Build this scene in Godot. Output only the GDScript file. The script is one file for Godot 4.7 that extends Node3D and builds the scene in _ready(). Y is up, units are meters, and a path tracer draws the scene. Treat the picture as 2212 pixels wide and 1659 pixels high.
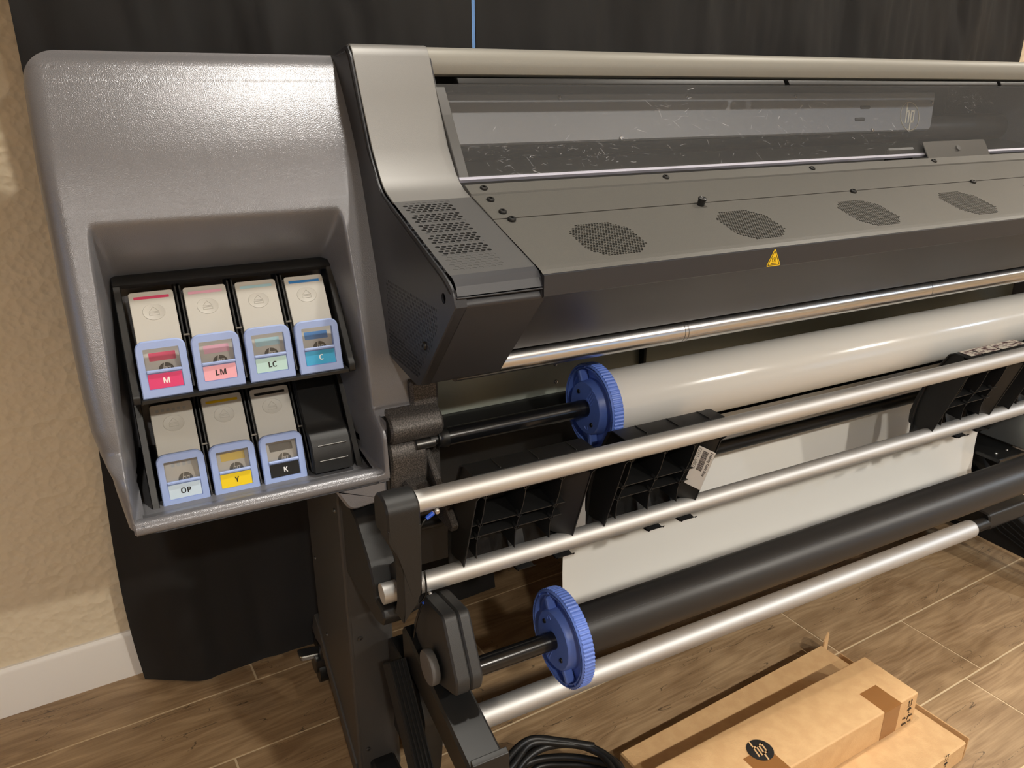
extends Node3D
# A wide-format printer in a room corner: metres, y up, x along the printer, z towards the viewer.

class Shape:
	var v := PackedVector3Array()
	var n := PackedVector3Array()
	var uv := PackedVector2Array()
	var xf := Transform3D.IDENTITY
	func tri(a: Vector3, b: Vector3, c: Vector3, na: Vector3, nb: Vector3, nc: Vector3, ua := Vector2.ZERO, ub := Vector2.ZERO, uc := Vector2.ZERO):
		if (b - a).cross(c - a).dot(na + nb + nc) >= 0.0:
			v.append_array([xf * a, xf * c, xf * b])
			n.append_array([xf.basis * na, xf.basis * nc, xf.basis * nb])
			uv.append_array([ua, uc, ub])
		else:
			v.append_array([xf * a, xf * b, xf * c])
			n.append_array([xf.basis * na, xf.basis * nb, xf.basis * nc])
			uv.append_array([ua, ub, uc])
	func quad(a: Vector3, b: Vector3, c: Vector3, d: Vector3, na: Vector3, nb: Vector3, nc: Vector3, nd: Vector3):
		tri(a, b, c, na, nb, nc)
		tri(a, c, d, na, nc, nd)
	func flat(pts: Array, out: Vector3):
		var nn: Vector3 = (pts[1] - pts[0]).cross(pts[2] - pts[0]).normalized()
		if nn.dot(out) < 0.0:
			nn = -nn
		for i in range(1, pts.size() - 1):
			tri(pts[0], pts[i], pts[i + 1], nn, nn, nn)
	func box(c: Vector3, size: Vector3, b := 0.0):
		var h := size * 0.5
		b = minf(b, minf(h.x, minf(h.y, h.z)) * 0.9)
		if b <= 0.0:
			for ax in 3:
				for s in [-1.0, 1.0]:
					var pts := []
					for k in [[-1, -1], [1, -1], [1, 1], [-1, 1]]:
						var p := Vector3.ZERO
						p[ax] = s * h[ax]
						p[(ax + 1) % 3] = k[0] * h[(ax + 1) % 3]
						p[(ax + 2) % 3] = k[1] * h[(ax + 2) % 3]
						pts.append(c + p)
					var o := Vector3.ZERO
					o[ax] = s
					flat(pts, o)
			return
		var P := func(sx, sy, sz, ax):
			var q := Vector3(sx * (h.x - b), sy * (h.y - b), sz * (h.z - b))
			q[ax] = [sx, sy, sz][ax] * h[ax]
			return c + q
		for ax in 3:
			for s in [-1, 1]:
				var pts := []
				for k in [[-1, -1], [1, -1], [1, 1], [-1, 1]]:
					var q := [0, 0, 0]
					q[ax] = s
					q[(ax + 1) % 3] = k[0]
					q[(ax + 2) % 3] = k[1]
					pts.append(P.call(q[0], q[1], q[2], ax))
				var o := Vector3.ZERO
				o[ax] = s
				flat(pts, o)
			for k in [[-1, -1], [1, -1], [1, 1], [-1, 1]]:
				var a1 := (ax + 1) % 3
				var a2 := (ax + 2) % 3
				var q0 := [0, 0, 0]
				q0[ax] = -1
				q0[a1] = k[0]
				q0[a2] = k[1]
				var q1 := q0.duplicate()
				q1[ax] = 1
				var o := Vector3.ZERO
				o[a1] = k[0]
				o[a2] = k[1]
				flat([P.call(q0[0], q0[1], q0[2], a1), P.call(q1[0], q1[1], q1[2], a1), P.call(q1[0], q1[1], q1[2], a2), P.call(q0[0], q0[1], q0[2], a2)], o)
		for sx in [-1, 1]:
			for sy in [-1, 1]:
				for sz in [-1, 1]:
					flat([P.call(sx, sy, sz, 0), P.call(sx, sy, sz, 1), P.call(sx, sy, sz, 2)], Vector3(sx, sy, sz))
	static func at(p: Vector2, d: float, m: String) -> Vector3:
		if m == "x":
			return Vector3(d, p.y, p.x)
		if m == "y":
			return Vector3(p.x, d, p.y)
		return Vector3(p.x, p.y, d)
	# poly is (z,y) for m = "x", (x,z) for "y", (x,y) for "z"; d0 and d1 are its ends along that axis
	func prism(src, d0: float, d1: float, bev := 0.0, m := "x", caps := true):
		var p := PackedVector2Array(src)
		var area := 0.0
		for i in p.size():
			area += p[i].cross(p[(i + 1) % p.size()])
		if area < 0.0:
			p.reverse()
		var k := p.size()
		var en := PackedVector2Array()
		for i in k:
			var e := (p[(i + 1) % k] - p[i]).normalized()
			en.append(Vector2(e.y, -e.x))
		var ins := PackedVector2Array()
		var na := PackedVector2Array()
		var nb := PackedVector2Array()
		for i in k:
			var e0 := en[(i - 1 + k) % k]
			var e1 := en[i]
			var mid := (e0 + e1).normalized()
			ins.append(p[i] - mid * bev / maxf(0.35, mid.dot(e1)))
			var soft := e0.dot(e1) > 0.75
			na.append(mid if soft else e1)
			nb.append(mid if soft else e0)
		var layers := [[d0, p], [d1, p]]
		if bev > 0.0:
			layers = [[d0, ins], [d0 + bev, p], [d1 - bev, p], [d1, ins]]
		for l in layers.size() - 1:
			var L0: Array = layers[l]
			var L1: Array = layers[l + 1]
			var slope := Vector3.ZERO
			if bev > 0.0 and l == 0:
				slope = at(Vector2.ZERO, -1.0, m)
			elif bev > 0.0 and l == layers.size() - 2:
				slope = at(Vector2.ZERO, 1.0, m)
			for i in k:
				var j := (i + 1) % k
				var n0 := (at(na[i], 0, m) + slope).normalized()
				var n1 := (at(nb[j], 0, m) + slope).normalized()
				quad(at(L0[1][i], L0[0], m), at(L0[1][j], L0[0], m), at(L1[1][j], L1[0], m), at(L1[1][i], L1[0], m), n0, n1, n1, n0)
		if caps:
			var t := Geometry2D.triangulate_polygon(p)
			var ends := [layers[0], layers[layers.size() - 1]]
			for s in 2:
				var nn := at(Vector2.ZERO, -1.0 if s == 0 else 1.0, m)
				for i in range(0, t.size(), 3):
					tri(at(ends[s][1][t[i]], ends[s][0], m), at(ends[s][1][t[i + 1]], ends[s][0], m), at(ends[s][1][t[i + 2]], ends[s][0], m), nn, nn, nn)
	# a bent sheet: an open profile (z,y) with a thickness on its underside, run along x
	func sheet(prof, x0: float, x1: float, th: float, bev := 0.0):
		var p := PackedVector2Array(prof)
		var q := PackedVector2Array(p)
		for i in range(p.size() - 1, -1, -1):
			var a := p[maxi(i - 1, 0)]
			var b := p[mini(i + 1, p.size() - 1)]
			var d := (b - a).normalized()
			q.append(p[i] + Vector2(-d.y, d.x) * th)
		prism(q, x0, x1, bev)
	func cyl(a: Vector3, b: Vector3, r0: float, r1 := -1.0, seg := 28, caps := true):
		if r1 < 0.0:
			r1 = r0
		lathe([Vector2(r0, 0.0), Vector2(r1, (b - a).length())], a, b - a, seg, caps)
	# profile of (radius, distance along axis)
	func lathe(prof: Array, o: Vector3, axis: Vector3, seg := 32, caps := true):
		var z := axis.normalized()
		var x := z.cross(Vector3.UP if absf(z.y) < 0.9 else Vector3.RIGHT).normalized()
		var y := z.cross(x)
		var k := prof.size()
		for i in k - 1:
			var p: Vector2 = prof[i]
			var q: Vector2 = prof[i + 1]
			var d := (q - p).normalized()
			var e := Vector2(d.y, -d.x)
			var ea := e
			var eb := e
			if i > 0:
				var d0: Vector2 = (p - prof[i - 1]).normalized()
				var f := Vector2(d0.y, -d0.x)
				if f.dot(e) > 0.75:
					ea = (f + e).normalized()
			if i < k - 2:
				var d1: Vector2 = (prof[i + 2] - q).normalized()
				var f := Vector2(d1.y, -d1.x)
				if f.dot(e) > 0.75:
					eb = (f + e).normalized()
			for s in seg:
				var a0 := TAU * s / seg
				var a1 := TAU * (s + 1) / seg
				var u0 := x * cos(a0) + y * sin(a0)
				var u1 := x * cos(a1) + y * sin(a1)
				var A := o + u0 * p.x + z * p.y
				var B := o + u1 * p.x + z * p.y
				var C := o + u1 * q.x + z * q.y
				var D := o + u0 * q.x + z * q.y
				if q.x > 0.0:
					tri(A, C, D, u0 * ea.x + z * ea.y, u1 * eb.x + z * eb.y, u0 * eb.x + z * eb.y)
				if p.x > 0.0:
					tri(A, B, C, u0 * ea.x + z * ea.y, u1 * ea.x + z * ea.y, u1 * eb.x + z * eb.y)
		if caps:
			for s in 2:
				var p: Vector2 = prof[0 if s == 0 else k - 1]
				if p.x > 0.0:
					var ring := []
					for i in seg:
						ring.append(o + (x * cos(TAU * i / seg) + y * sin(TAU * i / seg)) * p.x + z * p.y)
					flat(ring, -z if s == 0 else z)
	func tube(path: Array, r: float, seg := 10):
		var k := path.size()
		var rings := []
		var nrm := []
		var side := Vector3.ZERO
		for i in k:
			var d: Vector3 = (path[mini(i + 1, k - 1)] - path[maxi(i - 1, 0)]).normalized()
			if side == Vector3.ZERO:
				side = d.cross(Vector3.UP if absf(d.y) < 0.9 else Vector3.RIGHT).normalized()
			side = (side - d * side.dot(d)).normalized()
			var w := d.cross(side)
			var ring := []
			var rn := []
			for s in seg:
				var u := side * cos(TAU * s / seg) + w * sin(TAU * s / seg)
				ring.append(path[i] + u * r)
				rn.append(u)
			rings.append(ring)
			nrm.append(rn)
		for i in k - 1:
			for s in seg:
				var t := (s + 1) % seg
				quad(rings[i][s], rings[i][t], rings[i + 1][t], rings[i + 1][s], nrm[i][s], nrm[i][t], nrm[i + 1][t], nrm[i + 1][s])
		flat(rings[0], path[0] - path[1])
		flat(rings[k - 1], path[k - 1] - path[k - 2])
	# rows of points with smooth normals, facing out
	func net(P: Array, out: Vector3, skip = null, U = null):
		var R := P.size()
		var K: int = P[0].size()
		var N := []
		for i in R:
			var row := PackedVector3Array()
			for j in K:
				var du: Vector3 = P[i][mini(j + 1, K - 1)] - P[i][maxi(j - 1, 0)]
				var dv: Vector3 = P[mini(i + 1, R - 1)][j] - P[maxi(i - 1, 0)][j]
				var nn := du.cross(dv).normalized()
				row.append(nn if nn.dot(out) >= 0.0 else -nn)
			N.append(row)
		for i in R - 1:
			for j in K - 1:
				if skip != null and skip.call(P[i][j], P[i + 1][j + 1]):
					continue
				if U == null:
					quad(P[i][j], P[i][j + 1], P[i + 1][j + 1], P[i + 1][j], N[i][j], N[i][j + 1], N[i + 1][j + 1], N[i + 1][j])
				else:
					tri(P[i][j], P[i][j + 1], P[i + 1][j + 1], N[i][j], N[i][j + 1], N[i + 1][j + 1], U[i][j], U[i][j + 1], U[i + 1][j + 1])
					tri(P[i][j], P[i + 1][j + 1], P[i + 1][j], N[i][j], N[i + 1][j + 1], N[i + 1][j], U[i][j], U[i + 1][j + 1], U[i + 1][j])
	# a flat ring between two loops of equally many points, with a depth and a bevelled outer edge
	func ring(outer: PackedVector2Array, inner: PackedVector2Array, z0: float, z1: float, bev: float):
		var k := outer.size()
		var c := Vector2.ZERO
		for p in outer:
			c += p / k
		for i in k:
			var j := (i + 1) % k
			var e := (outer[j] - outer[i]).normalized()
			var e2 := (inner[j] - inner[i]).normalized()
			var no := Vector3(e.y, -e.x, 0)
			var ni := Vector3(-e2.y, e2.x, 0)
			var oi := outer[i] + (c - outer[i]).normalized() * bev * 1.2
			var oj := outer[j] + (c - outer[j]).normalized() * bev * 1.2
			var Z := Vector3(0, 0, 1)
			quad(Vector3(oi.x, oi.y, z1), Vector3(oj.x, oj.y, z1), Vector3(inner[j].x, inner[j].y, z1), Vector3(inner[i].x, inner[i].y, z1), Z, Z, Z, Z)
			var nb := (no + Z).normalized()
			quad(Vector3(outer[i].x, outer[i].y, z1 - bev), Vector3(outer[j].x, outer[j].y, z1 - bev), Vector3(oj.x, oj.y, z1), Vector3(oi.x, oi.y, z1), nb, nb, nb, nb)
			quad(Vector3(outer[i].x, outer[i].y, z0), Vector3(outer[j].x, outer[j].y, z0), Vector3(outer[j].x, outer[j].y, z1 - bev), Vector3(outer[i].x, outer[i].y, z1 - bev), no, no, no, no)
			quad(Vector3(inner[i].x, inner[i].y, z0), Vector3(inner[j].x, inner[j].y, z0), Vector3(inner[j].x, inner[j].y, z1), Vector3(inner[i].x, inner[i].y, z1), ni, ni, ni, ni)
			quad(Vector3(outer[i].x, outer[i].y, z0), Vector3(outer[j].x, outer[j].y, z0), Vector3(inner[j].x, inner[j].y, z0), Vector3(inner[i].x, inner[i].y, z0), -Z, -Z, -Z, -Z)
	# a plate of staggered cells: what(col,row) is 0 solid, 1 hole, 2 dimple
	func perf(o: Vector3, ux: Vector3, uy: Vector3, cols: int, rows: int, du: float, dv: float, r: float, depth: float, what: Callable, rv := -1.0, parity := 0):
		var nn := ux.cross(uy).normalized()
		if rv < 0.0:
			rv = r
		for j in rows:
			var off := 0.5 if (j + parity) % 2 == 1 else 0.0
			var y0 := j * dv
			var lo := 0.0
			if off > 0.0:
				flat([o + uy * y0, o + ux * du * 0.5 + uy * y0, o + ux * du * 0.5 + uy * (y0 + dv), o + uy * (y0 + dv)], nn)
				lo = 0.5
			var hi := cols + 0.5
			if off == 0.0:
				flat([o + ux * du * cols + uy * y0, o + ux * du * hi + uy * y0, o + ux * du * hi + uy * (y0 + dv), o + ux * du * cols + uy * (y0 + dv)], nn)
			for i in cols:
				var c := o + ux * du * (i + lo + 0.5) + uy * (y0 + dv * 0.5)
				var w: int = what.call(i + lo * 0.999, j)
				if w == 0:
					flat([c - ux * du * 0.5 - uy * dv * 0.5, c + ux * du * 0.5 - uy * dv * 0.5, c + ux * du * 0.5 + uy * dv * 0.5, c - ux * du * 0.5 + uy * dv * 0.5], nn)
					continue
				var b := []
				var h := []
				for k in 8:
					var a := TAU * k / 8.0
					var cx := signf(roundf(cos(a) * 10.0))
					var cy := signf(roundf(sin(a) * 10.0))
					b.append(c + ux * cx * du * 0.5 + uy * cy * dv * 0.5)
					h.append(c + ux * cos(a) * (r if w < 3 else r * 0.42) + uy * sin(a) * rv)
				var dd := depth if w == 1 else depth * (0.14 if w == 2 else 0.5)
				for k in 8:
					var l := (k + 1) % 8
					flat([b[k], b[l], h[l], h[k]], nn)
					flat([h[k], h[l], h[l] - nn * dd, h[k] - nn * dd], c - (h[k] + h[l]) * 0.5)
				if w >= 2:
					var d := []
					for k in 8:
						d.append(h[k] - nn * dd)
					flat(d, nn)
	func mesh() -> ArrayMesh:
		var a := []
		a.resize(Mesh.ARRAY_MAX)
		a[Mesh.ARRAY_VERTEX] = v
		a[Mesh.ARRAY_NORMAL] = n
		a[Mesh.ARRAY_TEX_UV] = uv
		var am := ArrayMesh.new()
		am.add_surface_from_arrays(Mesh.PRIMITIVE_TRIANGLES, a)
		return am

var M := {}
var taken := {}
var base_of := {}

func numbered(called: String) -> String:
	if not taken.has(called):
		taken[called] = 0
		return called
	taken[called] += 1
	return "%s_%03d" % [called, taken[called]]

func thing(called: String, label: String, category: String, at := Vector3.ZERO, turn := 0.0, group := "") -> Node3D:
	var o := Node3D.new()
	o.name = numbered(called)
	add_child(o)
	o.position = at
	o.rotation.y = turn
	o.set_meta("label", label)
	o.set_meta("category", category)
	if group:
		o.set_meta("group", group)
	base_of[o] = at
	return o

# one mesh: under a thing (world coordinates are taken back to the thing's base unless own is true), or a sub-part under a part
func put(parent: Node3D, called: String, s: Shape, m: Material, label := "", own := false) -> MeshInstance3D:
	return put_mesh(parent, called, s.mesh(), m, label, own)

func put_mesh(parent: Node3D, called: String, am: Mesh, m: Material, label := "", own := false) -> MeshInstance3D:
	var o := MeshInstance3D.new()
	o.name = called
	o.mesh = am
	o.material_override = m
	parent.add_child(o, true)
	if base_of.has(parent) and not own:
		o.position = -base_of[parent]
	if label:
		o.set_meta("label", label)
	return o

func struct(called: String, s: Shape, m: Material, label: String) -> MeshInstance3D:
	var o := put(self, called, s, m, label)
	o.set_meta("kind", "structure")
	return o

func noise_image(size: int, freq: float, kind: int, seed_n: int, oct := 3) -> Image:
	var f := FastNoiseLite.new()
	f.noise_type = kind
	f.frequency = freq
	f.seed = seed_n
	f.fractal_octaves = oct
	return f.get_seamless_image(size, size)

func normal_tex(im: Image, strength: float) -> ImageTexture:
	var c: Image = im.duplicate()
	c.convert(Image.FORMAT_RGBA8)
	c.bump_map_to_normal_map(strength)
	return ImageTexture.create_from_image(c)

# a colour texture between two sRGB colours along a noise image
func tone_tex(im: Image, a: Color, b: Color, lo := 0.0, hi := 1.0) -> ImageTexture:
	var w := im.get_width()
	var h := im.get_height()
	var out := Image.create(w, h, false, Image.FORMAT_RGB8)
	for y in h:
		for x in w:
			out.set_pixel(x, y, a.lerp(b, clampf((im.get_pixel(x, y).r - lo) / (hi - lo), 0.0, 1.0)))
	return ImageTexture.create_from_image(out)

func mat(col: Color, rough := 0.5, metal := 0.0, spec := 0.5) -> StandardMaterial3D:
	var m := StandardMaterial3D.new()
	m.albedo_color = col
	m.roughness = rough
	m.metallic = metal
	m.metallic_specular = spec
	return m

func grain(m: StandardMaterial3D, nt: Texture2D, scale: float, amount: float) -> StandardMaterial3D:
	m.normal_enabled = true
	m.normal_texture = nt
	m.normal_scale = amount
	m.uv1_triplanar = true
	m.uv1_world_triplanar = true
	m.uv1_scale = Vector3.ONE * scale
	return m

func rgb(r: float, g: float, b: float) -> Color:
	return Color(r / 255.0, g / 255.0, b / 255.0)

func rr(x0: float, y0: float, x1: float, y1: float, rb: float, rt: float, k := 5) -> PackedVector2Array:
	var p := PackedVector2Array()
	for c in [[x1 - rb, y0 + rb, rb, -PI / 2], [x1 - rt, y1 - rt, rt, 0.0], [x0 + rt, y1 - rt, rt, PI / 2], [x0 + rb, y0 + rb, rb, PI]]:
		for i in k + 1:
			var a: float = c[3] + PI / 2 * i / k
			p.append(Vector2(c[0] + cos(a) * c[2], c[1] + sin(a) * c[2]))
	return p

# rounds the corners of a closed outline; r may be one number or one for each corner
func soft(pts: Array, r, k := 4) -> PackedVector2Array:
	var out := PackedVector2Array()
	var c := pts.size()
	for i in c:
		var p: Vector2 = pts[i]
		var a: Vector2 = pts[(i - 1 + c) % c]
		var b: Vector2 = pts[(i + 1) % c]
		var q: float = r[i] if r is Array else r
		q = minf(q, minf((a - p).length(), (b - p).length()) * 0.45)
		if q <= 0.0:
			out.append(p)
			continue
		var s := p + (a - p).normalized() * q
		var e := p + (b - p).normalized() * q
		for j in k + 1:
			var t := float(j) / k
			out.append(s.lerp(p, t).lerp(p.lerp(e, t), t))
	return out

func lerp_table(t: Array, y: float) -> float:
	if y <= t[0][0]:
		return t[0][1]
	for i in t.size() - 1:
		if y <= t[i + 1][0]:
			return lerpf(t[i][1], t[i + 1][1], (y - t[i][0]) / (t[i + 1][0] - t[i][0]))
	return t[t.size() - 1][1]

var screw_mesh: ArrayMesh
func screw(parent: Node3D, p: Vector3, nrm: Vector3, r: float, m: Material, label := ""):
	if screw_mesh == null:
		var s := Shape.new()
		s.lathe([Vector2(1.0, 0.0), Vector2(1.0, 0.25), Vector2(0.8, 0.5), Vector2(0.42, 0.55), Vector2(0.36, 0.2), Vector2(0.0, 0.18)], Vector3.ZERO, Vector3.UP, 14, false)
		screw_mesh = s.mesh()
	var o := put_mesh(parent, "screw", screw_mesh, m, label)
	var y := nrm.normalized()
	var x := y.cross(Vector3(0.3, 0.2, 0.9)).normalized()
	o.transform = Transform3D(Basis(x, y, x.cross(y)).scaled_local(Vector3.ONE * r), p + o.position)

# flat lettering on a surface: t is a frame whose z looks out of the surface
func text(parent: Node3D, called: String, words: String, t: Transform3D, height: float, m: Material, font_name := "Droid Sans", bold := true, own := false) -> MeshInstance3D:
	var f := SystemFont.new()
	f.font_names = PackedStringArray([font_name])
	f.font_weight = 700 if bold else 400
	var tm := TextMesh.new()
	tm.text = words
	tm.font = f
	tm.font_size = 64
	tm.pixel_size = height / 34.0
	tm.depth = 0.0003
	tm.curve_step = 2.0
	var o := put_mesh(parent, called, tm, m, "", own)
	o.transform = Transform3D(t.basis, t.origin + o.position)
	return o

# the two slanted letters inside a disc, in units of the disc's radius
func logo_letters(s: Shape, t: Transform3D, R: float, z: float, wt := 0.125):
	s.xf = t
	var bars := [[-0.46, -0.44, -0.46 + wt, 0.97], [-0.46, 0.30, -0.05, 0.44], [-0.05 - wt, -0.44, -0.05, 0.44],
		[0.06, -0.97, 0.06 + wt, 0.44], [0.06, 0.30, 0.49, 0.44], [0.49 - wt, -0.44, 0.49, 0.44], [0.06, -0.44, 0.49, -0.30]]
	for b in bars:
		var p := PackedVector2Array()
		for c in [[0, 1], [2, 1], [2, 3], [0, 3]]:
			p.append(Vector2(b[c[0]] + 0.27 * b[c[1]], b[c[1]]) * R)
		s.prism(p, z, z + 0.0003, 0.0, "z")
	s.xf = Transform3D.IDENTITY

func _ready():
	# ---- camera, sky, lamps, exposure
	var cam := Camera3D.new()
	cam.name = "camera"
	cam.fov = 52.01
	cam.position = Vector3(0, 1.3, 0)
	cam.rotation_degrees = Vector3(-20.5, -27.7, 0)
	cam.near = 0.02
	add_child(cam)
	var env := Environment.new()
	env.background_mode = Environment.BG_SKY
	var sky := Sky.new()
	var sm := ProceduralSkyMaterial.new()
	sm.sky_top_color = Color(0.36, 0.58, 0.88)
	sm.sky_horizon_color = Color(0.66, 0.82, 0.95)
	sm.ground_bottom_color = Color(0.30, 0.28, 0.25)
	sm.ground_horizon_color = Color(0.52, 0.62, 0.70)
	sky.sky_material = sm
	env.sky = sky
	env.background_energy_multiplier = 2.4
	env.tonemap_mode = Environment.TONE_MAPPER_LINEAR
	env.tonemap_exposure = 0.88
	env.sdfgi_enabled = true
	env.ssao_enabled = true
	env.ssil_enabled = true
	var we := WorldEnvironment.new()
	we.name = "environment"
	we.environment = env
	add_child(we)
	make_materials()
	# ceiling cans: x and z in the room, energy, colour, label
	var warm := Color(1.0, 0.975, 0.93)
	var cool := Color(0.80, 0.90, 1.0)
	for c in [[-0.4, 1.85, 6.5, warm, "recessed warm downlight by the left wall with the window"],
			[1.38, 1.85, 9.0, warm, "recessed warm downlight in front of the cardboard boxes"],
			[3.15, 1.85, 9.0, warm, "recessed warm downlight between two others in front of the printer"],
			[4.9, 1.85, 9.0, cool, "recessed cool white downlight among warm ones"],
			[6.7, 1.85, 8.0, warm, "recessed warm downlight by the right wall"],
			[0.66, -0.86, 3.0, warm, "recessed warm downlight above the ink cartridge housing"],
			[2.4, -0.86, 2.4, warm, "recessed warm downlight above the far end of the printer"],
			[4.1, -0.86, 2.6, warm, "recessed warm downlight beyond the far end of the printer"]]:
		downlight(RT * Vector3(c[0], 2.75, c[1]), c[2], c[3], c[4])
	build_room()
	build_curtains()
	build_printer()
	build_ink_bay()
	build_spindle_and_media()
	build_loading_table()
	build_take_up()
	build_boxes()
	build_cable()

var RT := Transform3D(Basis(Vector3.UP, deg_to_rad(3.0)), Vector3.ZERO)

func make_materials():
	var fine := noise_image(256, 0.22, FastNoiseLite.TYPE_SIMPLEX, 3, 2)
	var fine_n := normal_tex(fine, 2.0)
	var blotch := noise_image(256, 0.02, FastNoiseLite.TYPE_SIMPLEX, 9, 5)
	M.shell = grain(mat(rgb(122, 122, 126), 0.31, 0.3), fine_n, 10.0, 0.35)
	M.cap_skin = grain(mat(rgb(122, 121, 119), 0.46, 0.35), fine_n, 14.0, 0.12)
	M.cap_mid = grain(mat(rgb(82, 82, 82), 0.42, 0.2), fine_n, 14.0, 0.15)
	M.cap_dark = grain(mat(rgb(44, 45, 50), 0.42), fine_n, 14.0, 0.12)
	M.rail = grain(mat(rgb(136, 134, 127), 0.48, 0.3), fine_n, 14.0, 0.15)
	var dust := noise_image(512, 0.35, FastNoiseLite.TYPE_SIMPLEX, 21, 2)
	M.cover = mat(Color.WHITE, 0.45, 0.15)
	M.cover.albedo_texture = tone_tex(dust, rgb(76, 75, 72), rgb(112, 110, 103), 0.35, 1.0)
	grain(M.cover, fine_n, 9.0, 0.15)
	M.black = mat(rgb(19, 19, 19), 0.42)
	M.black_soft = grain(mat(rgb(21, 21, 21), 0.5), fine_n, 14.0, 0.2)
	M.motor = grain(mat(rgb(44, 44, 44), 0.5), fine_n, 14.0, 0.2)
	M.black_gloss = mat(rgb(18, 18, 19), 0.22)
	M.matte_black = mat(rgb(12, 12, 12), 0.9)
	M.leg = grain(mat(rgb(64, 62, 60), 0.42, 0.1), fine_n, 14.0, 0.15)
	M.steel = mat(rgb(190, 190, 190), 0.25, 1.0)
	M.dark_steel = mat(rgb(95, 94, 92), 0.35, 0.9)
	M.alu = grain(mat(rgb(202, 201, 199), 0.54, 0.85), fine_n, 14.0, 0.08)
	M.chrome = mat(rgb(196, 194, 192), 0.24, 1.0)
	M.backplate = mat(rgb(156, 162, 152), 0.4, 0.35)
	M.blue = mat(rgb(92, 120, 198), 0.38)
	M.lilac = mat(rgb(158, 178, 226), 0.4)
	M.cart = mat(rgb(188, 185, 177), 0.5)
	M.white = mat(rgb(236, 234, 228), 0.5)
	M.media = mat(rgb(206, 203, 197), 0.16)
	M.media_web = mat(rgb(222, 219, 213), 0.3)
	M.yellow = mat(rgb(236, 196, 20), 0.4)
	M.ink = mat(rgb(14, 14, 14), 0.5)
	M.pane = mat(Color(0.55, 0.54, 0.52, 0.05), 0.06)
	M.pane.transparency = BaseMaterial3D.TRANSPARENCY_ALPHA
	M.cast = mat(Color.WHITE, 0.5, 0.5)
	M.cast.albedo_texture = tone_tex(noise_image(512, 0.06, FastNoiseLite.TYPE_SIMPLEX, 31, 4), rgb(62, 59, 57), rgb(124, 118, 113), 0.3, 0.95)
	grain(M.cast, fine_n, 9.0, 0.25)
	var peel := noise_image(512, 0.045, FastNoiseLite.TYPE_CELLULAR, 5, 2)
	M.wall = grain(mat(rgb(222, 207, 180), 0.75), normal_tex(peel, 4.0), 1.6, 0.9)
	M.ceiling = mat(rgb(220, 215, 205), 0.9)
	M.trim = mat(rgb(232, 228, 222), 0.4)
	M.grout = mat(rgb(206, 184, 150), 0.8)
	var weave := noise_image(256, 0.3, FastNoiseLite.TYPE_SIMPLEX, 8, 1)
	M.cloth = grain(mat(rgb(22, 21, 21), 0.8), normal_tex(weave, 4.0), 20.0, 0.25)
	M.cloth.rim_enabled = true
	M.cloth.rim = 0.12
	M.card = mat(Color.WHITE, 0.7)
	M.card.albedo_texture = tone_tex(blotch, rgb(196, 158, 112), rgb(204, 167, 120), 0.2, 0.8)
	grain(M.card, fine_n, 4.0, 0.2)
	M.tape = mat(Color(0.62, 0.42, 0.22, 0.55), 0.25)
	M.tape.transparency = BaseMaterial3D.TRANSPARENCY_ALPHA
	M.rubber = mat(rgb(20, 20, 20), 0.4)
	M.wire_blue = mat(rgb(28, 78, 190), 0.35)
	M.lens = mat(rgb(255, 244, 224), 0.4)
	M.lens.emission_enabled = true
	M.lens.emission = Color(1.0, 0.9, 0.72)
	M.lens.emission_energy_multiplier = 6.0
	M.wood = []
	for i in 3:
		M.wood.append(wood(40 + i * 7))

# printed wood grain of a porcelain plank: stretched, warped rings with darker cracks, 1.2 m by 0.21 m
func wood(seed_n: int) -> StandardMaterial3D:
	var w := 1024
	var h := 224
	var warp := FastNoiseLite.new()
	warp.seed = seed_n
	warp.frequency = 0.010
	warp.fractal_octaves = 3
	var fib := FastNoiseLite.new()
	fib.seed = seed_n + 1
	fib.frequency = 0.16
	fib.fractal_octaves = 2
	var tone := FastNoiseLite.new()
	tone.seed = seed_n + 2
	tone.frequency = 0.008
	var im := Image.create(w, h, false, Image.FORMAT_RGB8)
	var a := rgb(122, 96, 68)
	var b := rgb(186, 158, 122)
	for y in h:
		for x in w:
			var q := warp.get_noise_2d(x * 0.20, y * 0.8)
			var rings := 0.5 + 0.5 * sin(y * 0.20 + q * 16.0)
			var f := fib.get_noise_2d(x * 0.07, y * 1.5) * 0.5 + 0.5
			var t := tone.get_noise_2d(x * 0.5, y * 1.6) * 0.5 + 0.5
			var k := clampf(0.30 + 0.22 * rings + 0.34 * (f - 0.3) + 0.75 * (t - 0.5), 0.0, 1.0)
			var c := a.lerp(b, k)
			var vein := warp.get_noise_2d(x * 0.22 + 500.0, y * 1.3 + 90.0)
			if absf(vein - 0.10) < 0.006 and t < 0.55:
				c = c.darkened(0.34)
			im.set_pixel(x, y, c)
	var m := mat(Color.WHITE, 0.42)
	m.albedo_texture = ImageTexture.create_from_image(im)
	return m

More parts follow.
